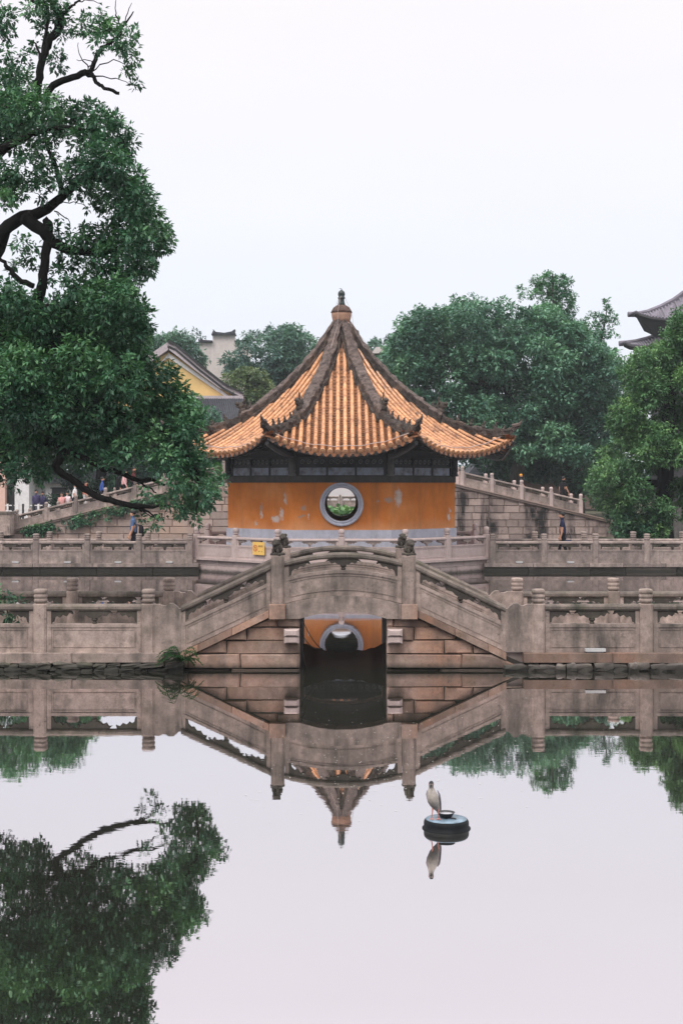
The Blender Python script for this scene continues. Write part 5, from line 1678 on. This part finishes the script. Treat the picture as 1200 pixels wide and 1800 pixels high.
# left bank: white pavilion column, white fence, pale kiosk behind the people
lk = empty('white_building', at(10, 905, 84), label='white and pink building corner at the far left edge under the trees', cat='building')
lo_ = at(10, 905, 84)
p1, p2 = at(-90, 905, 84) - lo_, at(2, 800, 84) - lo_
mb = MB(); mb.box(p1.x, p2.x + 0.25, 0.0, 5, -0.6, p2.z); mb.build('pink_wall', M['pink_wall'], lk)
mb = MB(); mb.box(p2.x + 0.75, p2.x + 1.6, 0.3, 5, -0.6, p2.z + 0.3); mb.build('white_wall', M['white_paint'], lk)
mb = MB(); mb.box(p2.x + 0.252, p2.x + 0.748, 0.5, 5, -0.6, p2.z + .2); mb.build('recess', M['dark_trim'], lk)
mb = MB(); mb.prism([(p1.x, p2.z + .302), (p2.x + 1.9, p2.z + .302), (p2.x + 1.5, p2.z + .8), (p1.x, p2.z + .8)], -0.4, 5.4); mb.build('roof', M['slate'], lk)
ks = empty('pale_kiosk', at(215, 900, 104), label='pale wall glimpsed between trees behind the left ramp', cat='building')
ko = at(215, 900, 104)
p1, p2 = at(40, 900, 104) - ko, at(260, 850, 104) - ko
mb = MB(); mb.box(p1.x, p2.x, 0, 3, 0, p2.z); mb.build('wall', M['white_paint'], ks)
mb = MB(); mb.prism([(p1.x - .4, p2.z), (p2.x + .4, p2.z), (p2.x - .2, p2.z + .9), (p1.x + .2, p2.z + .9)], -0.6, 3.6); mb.build('roof', M['slate'], ks)
for px in (62, 105, 150, 195, 235):
    p = at(px, 900, 104) - ko
    mb = MB(); mb.box(p.x - .55, p.x + .55, -0.04, 0.02, 0.05, 1.7); mb.box(p.x - .65, p.x + .65, -0.08, -0.041, 1.7, 1.8); mb.build('doorway', M['dark_trim'], ks)
wf = empty('white_fence', at(50, 905, 80), label='white picket fence on the left bank beside the ramp foot', cat='fence')
wo = at(50, 905, 80)
for i in range(9):
    p = at(14 + 9 * i, 905, 80) - wo
    mb = MB(); mb.box(p.x - .05, p.x + .05, -.04, .04, -0.45, 0.62); mb.build('picket', M['white_paint'] if i % 2 == 0 else M['dark_trim'], wf)
for z in (0.2, 0.5):
    mb = MB(); a, b2 = at(10, 905, 80) - wo, at(90, 905, 80) - wo; mb.box(a.x, b2.x, .041, .08, z, z + .06); mb.build('fence_rail', M['white_paint'], wf)
ep = empty('ramp_end_pier', (at(8, 900, 71.5).x, 71.5, 0.7), label='grey-green square pier at the foot of the left ramp', cat='pier')
mb = MB(); mb.box(-0.75, 0.40, -0.5, 0.6, -0.1, 0.98); mb.build('block', M['stone'], ep)
mb = MB(); mb.box(-0.8, 0.45, -0.55, 0.65, 0.981, 1.08); mb.build('cap', M['stone_rail'], ep)
# right edge: brown board fence behind the bright tree
rf = empty('board_fence', at(1190, 925, 70), label='grey-brown board fence behind the bright tree at the right edge', cat='fence')
ro = at(1190, 925, 70)
for i in range(16):
    p = at(1145 + 7 * i, 925, 70) - ro
    mb = MB(); mb.box(p.x - .09, p.x + .09, -.03, .03, -0.6, 0.95 + 0.03 * (i % 3)); mb.build('board', M['grey_wood'], rf)
bw = empty('brown_building', at(1020, 895, 112), label='low brown building wall deep under the trees on the right', cat='building')
bo = at(1020, 895, 112)
p1, p2 = at(820, 895, 112) - bo, at(1110, 845, 112) - bo
mb = MB(); mb.box(p1.x, p2.x, 0, 5, 0, p2.z); mb.build('wall', plain('brown_wall', (0.15, 0.105, 0.09), 0.9), bw)
mb = MB(); mb.prism([(p1.x - .5, p2.z), (p2.x + .5, p2.z), (p2.x - 1, p2.z + 1.6), (p1.x + 1, p2.z + 1.6)], -0.8, 5.8); mb.build('roof', M['slate'], bw)

# ---------------------------------------------------------------- small plants
def plant(name, label, cl, mat, size, dens, seed, loc, cat='plant', **k):
    root = empty(name, loc, label=label, cat=cat)
    c = [(q[0] - loc[0], q[1] - loc[1], q[2] - loc[2], *q[3:]) for q in cl]
    leaves('foliage', M[mat], c, size, dens, seed, root, **k)
    return root
g = random.Random(16)
plant('hedge', 'dark clipped hedge under the trees behind the left ramp', [(at(px, 853, 89).x, 89 + g.uniform(-.4, .4), 1.5 + g.uniform(0, .5), g.uniform(.7, 1.0), .6, g.uniform(.5, .9)) for px in range(88, 395, 14)], 'leaf_teal', 0.18, 1.8, 69, (at(240, 853, 89).x, 89, 1.1), cat='hedge', tintbias=-0.1)
# fern at the left foot of the bridge
fr = empty('fern', (at(312, 1150, 23.5).x, 23.5, 0.22), label='green fern growing from the stones at the left foot of the bridge', cat='plant')
g = random.Random(4)
fern_mat = leaf_mat('fern_leaf', (0.03, 0.10, 0.03), (0.05, 0.16, 0.045), (0.09, 0.24, 0.07), 0.3)
for i in range(26):
    a = g.uniform(0, 6.28); ln = g.uniform(0.22, 0.40); lift = g.uniform(0.05, 0.3)
    d_ = Vector((math.cos(a), math.sin(a) * 0.7 - 0.25, 0)).normalized()
    mb = MB()
    P0 = Vector((g.uniform(-.1, .1), 0, g.uniform(-0.05, 0.02)))
    side = d_.cross(Vector((0, 0, 1)))
    pts = [P0 + d_ * (ln * s) + Vector((0, 0, lift * math.sin(s * 2.2) - 0.12 * s * s)) for s in [j / 9 for j in range(10)]]
    mb.tube(pts, 0.004, 3)
    for j in range(1, 10):
        w = 0.085 * math.sin(math.pi * (0.12 + 0.88 * (1 - j / 10)) ) + 0.02
        for sg in (-1, 1):
            b0 = pts[j]; tip = b0 + side * sg * w + d_ * w * 0.45 - Vector((0, 0, w * 0.35))
            mb.add([b0 - d_ * 0.014, b0 + d_ * 0.016, tip], [(0, 1, 2)])
    mb.build('frond', fern_mat, fr)
# ivy trailing below the coping of the left ramp
ivy = []
g = random.Random(6)
for i in range(70):
    t = g.random()
    px = 45 + 250 * t
    x = (px - 600) * 71.8 / F
    z = htop(x) - 0.22 - g.uniform(0.0, 0.35) * (0.3 + 0.7 * math.sin(math.pi * min(1, t * 1.1)))
    ivy.append((x, 71.82, z, g.uniform(.18, .4), 0.1, g.uniform(.10, .2), .9))
plant('ivy', 'green ivy trailing along the coping of the left ramp', ivy, 'leaf_camphor', 0.16, 0.9, 65, (-12, 71.8, 1.8), up=0.1)
# shrub seen through the railing at the far left
plant('shrub', 'dark green shrub seen through the near railing at the left edge', clumps_at([(10, 1055, 18), (28, 1062, 14), (-15, 1050, 22), (8, 1078, 20), (30, 1082, 10)], 25.6, 0.25, 3), 'leaf_camphor', 0.085, 0.9, 67, (at(5, 1100, 25.6).x, 25.6, 0.29))

# ---------------------------------------------------------------- float with the night heron
fl = at(782, 1451, 13.0); FX, FY_ = fl.x, 12.86
t = NT('float_black')
v = t.noise(t.pos(obj=True), 9, 5)
t.col(t.ramp(v, [(0.3, (0.003, 0.004, 0.005)), (0.7, (0.009, 0.012, 0.014))])); M['float'] = t.end(0.55, 0, 0.15)
M['float_top'] = plain('float_top_blue', (0.16, 0.23, 0.29), 0.35, 0.5, 0.5, 14)
buoy = empty('round_float', (FX, FY_, 0), label='round black float with a pale blue top lying on the water', cat='float')
mb = MB(); mb.lathe([(0.205, -0.08), (0.212, 0.0), (0.213, 0.012), (0.203, 0.018), (0.204, 0.042), (0.202, 0.064), (0.192, 0.08), (0.183, 0.084)], n=40); mb.build('drum', M['float'], buoy, smooth=True)
mb = MB(); mb.lathe([(0.200, -0.03), (0.217, -0.01), (0.219, 0.006), (0.206, 0.014)], n=40); mb.build('flange', M['float'], buoy, smooth=True)
mb = MB(); mb.lathe([(0.186, 0.080), (0.184, 0.0875), (0.12, 0.091), (0.01, 0.092)], n=40); mb.build('lid', M['float_top'], buoy, smooth=True)
bowl = empty('food_bowl', (FX - 0.002, FY_ + 0.02, 0.092), label='small dark bowl standing on the round float beside the bird', cat='bowl')
bowl.scale = (1.5, 1.5, 1.25)
bm = plain('bowl_dark', (0.012, 0.012, 0.014), 0.35, 0.5)
mb = MB(); mb.lathe([(0.033, 0.0), (0.036, 0.004), (0.05, 0.033), (0.055, 0.036), (0.055, 0.039), (0.047, 0.037), (0.032, 0.012), (0.004, 0.010)], n=24); mb.build('bowl_body', bm, bowl, smooth=True)
mb = MB(); mb.lathe([(0.044, 0.026), (0.044, 0.0285), (0.002, 0.029)], n=20); mb.build('water_fill', plain('bowl_water', (0.45, 0.45, 0.47), 0.1, 0.6), bowl)
mb = MB(); mb.tube([(FX + 0.03, FY_ - 0.03, 0.099), (FX + 0.085, FY_ - 0.05, 0.097)], 0.006, 6)
mb.build('stick', bm, label='short dark stick lying on the float beside the bowl', cat='stick')

hx = (757 - 600) * 12.86 / F
heron = empty('night_heron', (hx, FY_ - 0.05, 0.092), R(0), label='grey and white night heron standing on the round float', cat='bird')
heron.scale = (1.28, 1.28, 1.22)
M['h_white'] = plain('heron_breast', (0.40, 0.36, 0.325), 0.9, 0.1, 0.25, 45)
M['h_grey'] = plain('heron_wing', (0.19, 0.18, 0.20), 0.85, 0.1, 0.25, 25)
M['h_black'] = plain('heron_cap', (0.018, 0.018, 0.022), 0.6)
M['h_leg'] = plain('heron_leg', (0.58, 0.24, 0.19), 0.6)
def loft(rows, n=14):
    """rows: centre x, y, z, radius x, radius y -> closed body along z"""
    mb = MB(); vs = []
    for x, y, z, rx, ry in rows:
        for k in range(n):
            a = 2 * math.pi * k / n
            vs.append((x + rx * math.cos(a), y + ry * math.sin(a), z))
    fs = [(i * n + k, i * n + (k + 1) % n, (i + 1) * n + (k + 1) % n, (i + 1) * n + k) for i in range(len(rows) - 1) for k in range(n)]
    fs += [tuple(reversed(range(n))), tuple((len(rows) - 1) * n + k for k in range(n))]
    mb.add(vs, fs); return mb
body = loft([(.062, .045, .040, .004, .004), (.052, .04, .050, .014, .012), (.040, .03, .068, .024, .026), (.026, .015, .095, .034, .042), (.016, .003, .125, .041, .05), (.010, -.004, .155, .042, .05), (.006, -.008, .185, .037, .043), (.002, -.01, .212, .027, .031),
             (-.001, -.010, .232, .019, .022), (-.002, -.012, .246, .0165, .020), (-.002, -.016, .258, .018, .024), (-.002, -.018, .270, .0175, .025), (-.001, -.016, .280, .013, .019), (0, -.014, .286, .005, .008)])
for i, p in enumerate(body.f):
    z = np.mean([body.v[j][2] for j in p]); y = np.mean([body.v[j][1] for j in p])
    body.mi[i] = 1 if z > 0.266 else 0
body.build('body', [M['h_white'], M['h_black']], heron, smooth=True)
for sg in (-1, 1):
    w = loft([(.010 + sg * .036, .03, .205, .004, .012), (.014 + sg * .043, .025, .18, .007, .024), (.020 + sg * .042, .03, .145, .008, .030), (.032 + sg * .034, .04, .10, .008, .026), (.047 + sg * .022, .05, .065, .006, .018), (.058 + sg * .010, .058, .04, .003, .008)], 10)
    w.build('wing', M['h_grey'], heron, smooth=True)
mb = MB(); mb.tube([(-.004, -.036, .262), (-.009, -.058, .254), (-.014, -.078, .243)], [.0075, .005, .0012], 8); mb.build('bill', M['h_black'], heron, smooth=True)
for sg in (-1, 1):
    mb = MB(); mb.ball((-.002 + sg * .0155, -.030, .266), .0032, 6, 5); mb.build('eye', plain('heron_eye', (0.4, 0.05, 0.02), 0.3), heron)
for lx, ly, fx, fy in ((.005, .0, .002, -.005), (.046, .005, .050, -.005)):
    mb = MB(); mb.tube([(lx + .006, ly, .092), (lx + .003, ly + .006, .05), (fx, fy, .006)], [.008, .0042, .0036], 7)
    lg = mb.build('leg', M['h_leg'], heron, smooth=True)
    for a in (-2.3, -1.57, -0.85, 1.57):
        mb = MB(); mb.tube([(fx, fy, .006), (fx + .014 * math.cos(a), fy + .014 * math.sin(a), .006), (fx + .028 * math.cos(a), fy + .028 * math.sin(a), .0025)], [.0036, .003, .0012], 5)
        mb.build('toe', M['h_leg'], lg)

# pale flecks drifting on the water
g = random.Random(15)
mb = MB()
for i in range(330):
    if g.random() < 0.75: px, py = g.gauss(680, 150), g.gauss(1330, 60)
    else: px, py = g.uniform(420, 950), g.uniform(1260, 1420)
    if py < 1225: continue
    Yw = EYE * F / (py - HY); x = (px - 600) * Yw / F
    s = g.uniform(0.006, 0.016); a = g.uniform(0, 3.14)
    mb.add([(x + s * math.cos(a + q) * (1 if j % 2 == 0 else .5), Yw + s * math.sin(a + q) * (1 if j % 2 == 0 else .5), 0.004) for j, q in enumerate((0, 1.57, 3.14, 4.71))], [(0, 1, 2, 3)])
mb.build('floating_petals', plain('petal', (0.55, 0.52, 0.48), 0.8), kind='stuff', label='pale petals drifting on the water in front of the bridge')

# ---------------------------------------------------------------- people
cloth = {}
def cl(c):
    if c not in cloth: cloth[c] = plain('cloth', c, 0.9, 0.1, 0.15, 12)
    return cloth[c]
SKIN = plain('skin', (0.50, 0.27, 0.18), 0.6)
HAIR = plain('hair_black', (0.012, 0.011, 0.011), 0.6)
def person(loc, rz, label, shirt, trousers, stride=0.28, height=1.72, arm=(0.1, -0.12), sleeve='short', hair=True, bend=0.0, hat=None, elbow=0.1, group=None, shoes=(0.03, 0.03, 0.03), lean=0.03):
    """walking figure, faces -Y before rotation"""
    s = height / 1.74
    root = empty('person', loc, rz, label=label, cat='person', group=group)
    f = -1.0
    V, Rd, E, Z = [], [], [], []
    def J(p, r_): V.append(Vector((p[0], p[1] * f, p[2])) * s); Rd.append((r_[0] * s, r_[1] * s) if hasattr(r_, '__len__') else (r_ * s, r_ * s)); return len(V) - 1
    def B(a, b, z): E.append((a, b)); Z.append(z)
    pel = J((0, 0, .95), (.16, .13))
    sp = J((0, lean * .5, 1.12), (.16, .145)); ch = J((0, lean, 1.32), (.175, .135)); nb = J((0, lean, 1.46), (.06, .06)); nk = J((0, lean + .01, 1.53), (.055, .055))
    hd = J((0, lean + .025, 1.60), (.083, .10)); ht = J((0, lean + .02, 1.69), (.08, .10))
    B(pel, sp, 'shirt'); B(sp, ch, 'shirt'); B(ch, nb, 'shirt'); B(nb, nk, 'skin'); B(nk, hd, 'skin'); B(hd, ht, 'skin')
    hands = []
    for sg, sw in ((-1, arm[0]), (1, arm[1])):
        shd = J((sg * .18, lean, 1.40), .062); el = J((sg * .225, lean + sw * .5, 1.14), .045); wr = J((sg * .225, lean + sw + elbow, .91), .03); hn = J((sg * .222, lean + sw + elbow + .015, .86), (.028, .036))
        B(ch, shd, 'shirt'); B(shd, el, 'shirt' if sleeve == 'long' else 'half'); B(el, wr, 'shirt' if sleeve == 'long' else 'skin'); B(wr, hn, 'skin')
        hands.append((sg, V[hn].copy(), (V[hn] - V[wr]).normalized()))
    for sg, st in ((-1, stride), (1, -stride)):
        hp_ = J((sg * .09, 0, .90), .092); kn = J((sg * .095, st * .45 + .03, .50), .06); an = J((sg * .095, st - .02, .09), .042); to_ = J((sg * .10, st + .11, .045), (.042, .03))
        B(pel, hp_, 'trousers'); B(hp_, kn, 'trousers'); B(kn, an, 'trousers'); B(an, to_, 'shoes')
    me = bpy.data.meshes.new('body_skeleton')
    me.from_pydata([tuple(v) for v in V], E, [])
    o = bpy.data.objects.new('body_skeleton', me); COL.objects.link(o)
    m_ = o.modifiers.new('skin', 'SKIN'); m_.use_smooth_shade = True
    if not me.skin_vertices: me.skin_vertices.new()
    for i, r_ in enumerate(Rd):
        me.skin_vertices[0].data[i].radius = r_
        me.skin_vertices[0].data[i].use_root = (i == pel)
    sb = o.modifiers.new('sub', 'SUBSURF'); sb.levels = 1; sb.render_levels = 1
    dg = bpy.context.evaluated_depsgraph_get()
    bm_ = bpy.data.meshes.new_from_object(o.evaluated_get(dg))
    bpy.data.objects.remove(o)
    for c in (shirt, trousers): bm_.materials.append(cl(c))
    bm_.materials.append(SKIN); bm_.materials.append(cl(shoes))
    A_ = np.array([V[a] for a, b in E]); B_ = np.array([V[b] for a, b in E]); D_ = B_ - A_
    RR = np.array([max(Rd[a][0], Rd[b][0]) for a, b in E])
    for p in bm_.polygons:
        c = np.array(p.center)
        tt = np.clip(((c - A_) * D_).sum(1) / (D_ * D_).sum(1), 0, 1)
        dist = np.linalg.norm(A_ + D_ * tt[:, None] - c, axis=1) - RR * 0.7
        j = int(np.argmin(dist)); z = Z[j]
        if z == 'half': z = 'shirt' if tt[j] < 0.72 else 'skin'
        p.material_index = {'shirt': 0, 'trousers': 1, 'skin': 2, 'shoes': 3}[z]
        p.use_smooth = True
    bm_.name = 'body'
    link('body', bm_, root)
    for sg, hp_, d_ in hands:                       # palm with four fingers and a thumb, slightly curled
        mb = MB()
        b0 = hp_
        mb.ball(b0 + d_ * .03, (.017, .038, .045), 8, 6)
        for q, ln in ((-.027, .06), (-.009, .072), (.009, .068), (.026, .055)):
            a0 = b0 + Vector((0, q, -.055)); mb.tube([a0, a0 + Vector((-sg * .008, 0, -ln * .5)), a0 + Vector((-sg * .028, 0, -ln * .9))], [.0095, .0085, .006], 5)
        a0 = b0 + Vector((-sg * .005, -.035, -.015)); mb.tube([a0, a0 + Vector((-sg * .012, -.022, -.03)), a0 + Vector((-sg * .02, -.022, -.06))], [.011, .01, .007], 5)
        mb.build('hand', SKIN, root, smooth=True)
    H = V[hd]; T_ = V[ht]
    c0 = (H + T_) / 2
    mb = MB()
    mb.tube([c0 + Vector((0, -.085 * s, .01)), c0 + Vector((0, -.112 * s, -.025)), c0 + Vector((0, -.088 * s, -.032))], [.008, .014, .01], 6)
    for sg in (-1, 1): mb.ball(c0 + Vector((sg * .076 * s, .01, -.01)), (.01, .018, .028), 6, 5)
    mb.build('nose_and_ears', SKIN, root, smooth=True)
    mb = MB()
    for sg in (-1, 1): mb.ball(c0 + Vector((sg * .032 * s, -.084 * s, .006)), (.011, .006, .006), 6, 4)
    mb.ball(c0 + Vector((0, -.088 * s, -.062)), (.022, .006, .006), 6, 4)
    mb.build('eyes_and_mouth', HAIR, root)
    if hair:
        mb = MB(); mb.ball(c0 + Vector((0, .018, .035)) * s, (.092 * s, .108 * s, .09 * s), 12, 8)
        mb.v = [(x, y, max(z, (c0.z - .05 * s) if y > c0.y - .02 else (c0.z + .045 * s))) for x, y, z in mb.v]
        mb.build('hair', HAIR if hat is None else cl(hat), root, smooth=True)
    return root
def on_causeway(px, Y): return ((px - 600) * Y / F, Y, 0.30)
person(on_causeway(236, 52.3), R(-90), 'man in a blue T-shirt with a dark backpack walking left on the causeway', (0.085, 0.14, 0.26), (0.012, 0.012, 0.018), 0.24, 1.86, arm=(0.06, -0.03))
bp_ = empty('backpack', (at(236, 900, 52.3).x + 0.24, 52.3, 1.45), R(-90), label='dark backpack on the back of the man in blue', cat='backpack')
mb = loft([(0, .02, -.24, .12, .07), (0, .03, -.20, .15, .10), (0, .03, 0, .15, .10), (0, .02, .14, .12, .075), (0, 0, .20, .06, .04)], 12); mb.build('bag', cl((0.015, 0.015, 0.02)), bp_, smooth=True)
mb = MB()
for sg in (-1, 1): mb.tube([(sg * .1, -.02, .17), (sg * .12, -.13, .20), (sg * .13, -.31, .08), (sg * .13, -.30, -.08), (sg * .14, -.12, -.18)], 0.018, 5)
mb.build('strap', cl((0.02, 0.02, 0.025)), bp_)
person(on_causeway(989, 52.2), R(-100), 'young man in navy shirt and dark trousers walking left on the right causeway', (0.022, 0.026, 0.06), (0.010, 0.010, 0.014), 0.2, 1.80, arm=(0.04, 0.0), elbow=0.04)
bg_ = empty('shoulder_bag', (at(997, 900, 52.2).x, 52.05, 0.98), R(-100), label='dark blue bag at the hip of the young man in navy', cat='bag')
mb = loft([(0, 0, -.14, .06, .11), (0, 0, 0, .08, .14), (0, 0, .12, .05, .12)], 10); mb.build('bag', cl((0.025, 0.03, 0.065)), bg_, smooth=True)
mb = MB(); mb.tube([(0, -.1, .1), (0, -.06, .3), (0, .0, .42), (0, .06, .3), (0, .1, .1)], 0.012, 5); mb.build('strap', cl((0.02, 0.022, 0.045)), bg_)
def on_hump(px, Y=73.6):
    x = (px - 600) * Y / F
    return (x, Y, htop(x) - 0.02)
person(on_hump(988), R(115), 'person in black climbing the right ramp of the humpback bridge', (0.014, 0.013, 0.016), (0.015, 0.014, 0.016), 0.2, 1.7)
person(on_hump(914, 74.4), R(90), 'person in an orange hat behind the right ramp railing', (0.03, 0.03, 0.035), (0.02, 0.02, 0.025), 0.15, 1.35, hat=(0.70, 0.33, 0.05))
LR = 'visitors on the left ramp and bank'
person(on_hump(218, 73.2), R(80), 'person in a pale pink top on the left ramp', (0.72, 0.42, 0.42), (0.02, 0.02, 0.025), 0.12, 1.68, sleeve='long', group=LR)
person(on_hump(207, 74.0), R(75), 'person in black on the left ramp next to the one in pink', (0.014, 0.014, 0.016), (0.014, 0.014, 0.016), 0.12, 1.78, sleeve='long', group=LR)
person(on_hump(234, 73.6), R(85), 'person in dark red high on the left ramp', (0.10, 0.022, 0.022), (0.02, 0.02, 0.025), 0.12, 1.75, sleeve='long', group=LR)
person(on_hump(179, 73.4), R(90), 'person in a bright blue top lower on the left ramp', (0.05, 0.10, 0.32), (0.02, 0.02, 0.03), 0.1, 1.62, sleeve='long', group=LR)
person(on_hump(150, 73.6), R(80), 'person in an orange-red top on the left ramp', (0.60, 0.16, 0.10), (0.5, 0.5, 0.5), 0.1, 1.62, group=LR)
person(on_hump(131, 74.2), R(80), 'person in a white top left of the one in orange-red on the ramp', (0.70, 0.68, 0.68), (0.03, 0.03, 0.04), 0.1, 1.66, group=LR)
def on_bank(px, Y=82): return ((px - 600) * Y / F, Y, 1.1)
person(on_bank(64), R(20), 'person in dark purple standing by the white fence, left of the pair', (0.06, 0.05, 0.11), (0.03, 0.03, 0.05), 0.05, 1.72, sleeve='long', group=LR)
person(on_bank(76, 82.6), R(-20), 'person in dark purple standing by the white fence, right of the pair', (0.05, 0.045, 0.10), (0.03, 0.03, 0.05), 0.05, 1.62, sleeve='long', group=LR)
person(on_bank(109), R(10), 'person in a salmon pink top on the bank behind the left ramp', (0.65, 0.32, 0.30), (0.05, 0.05, 0.06), 0.06, 1.58, group=LR)
person(on_bank(119, 82.4), R(-10), 'person in a white and pink top on the bank behind the left ramp', (0.72, 0.58, 0.60), (0.05, 0.05, 0.06), 0.06, 1.62, group=LR)
# ---------------------------------------------------------------- thin damp haze over the whole garden
if HAZE:
    hm = bpy.data.materials.new('haze_air'); hm.use_nodes = True
    hm.node_tree.nodes.clear()
    ho_ = hm.node_tree.nodes.new('ShaderNodeOutputMaterial'); hv = hm.node_tree.nodes.new('ShaderNodeVolumePrincipled')
    hv.inputs['Color'].default_value = (0.86, 0.92, 0.97, 1); hv.inputs['Density'].default_value = HAZE
    hm.node_tree.links.new(hv.outputs[0], ho_.inputs['Volume'])
    mb = MB(); mb.box(-325, 325, -165, 405, -1.6, 32); mb.build('haze', hm, kind='stuff', label='thin pale haze in the air over the garden')
print('LEAVES', N_LEAVES, 'OBJECTS', len(bpy.data.objects))
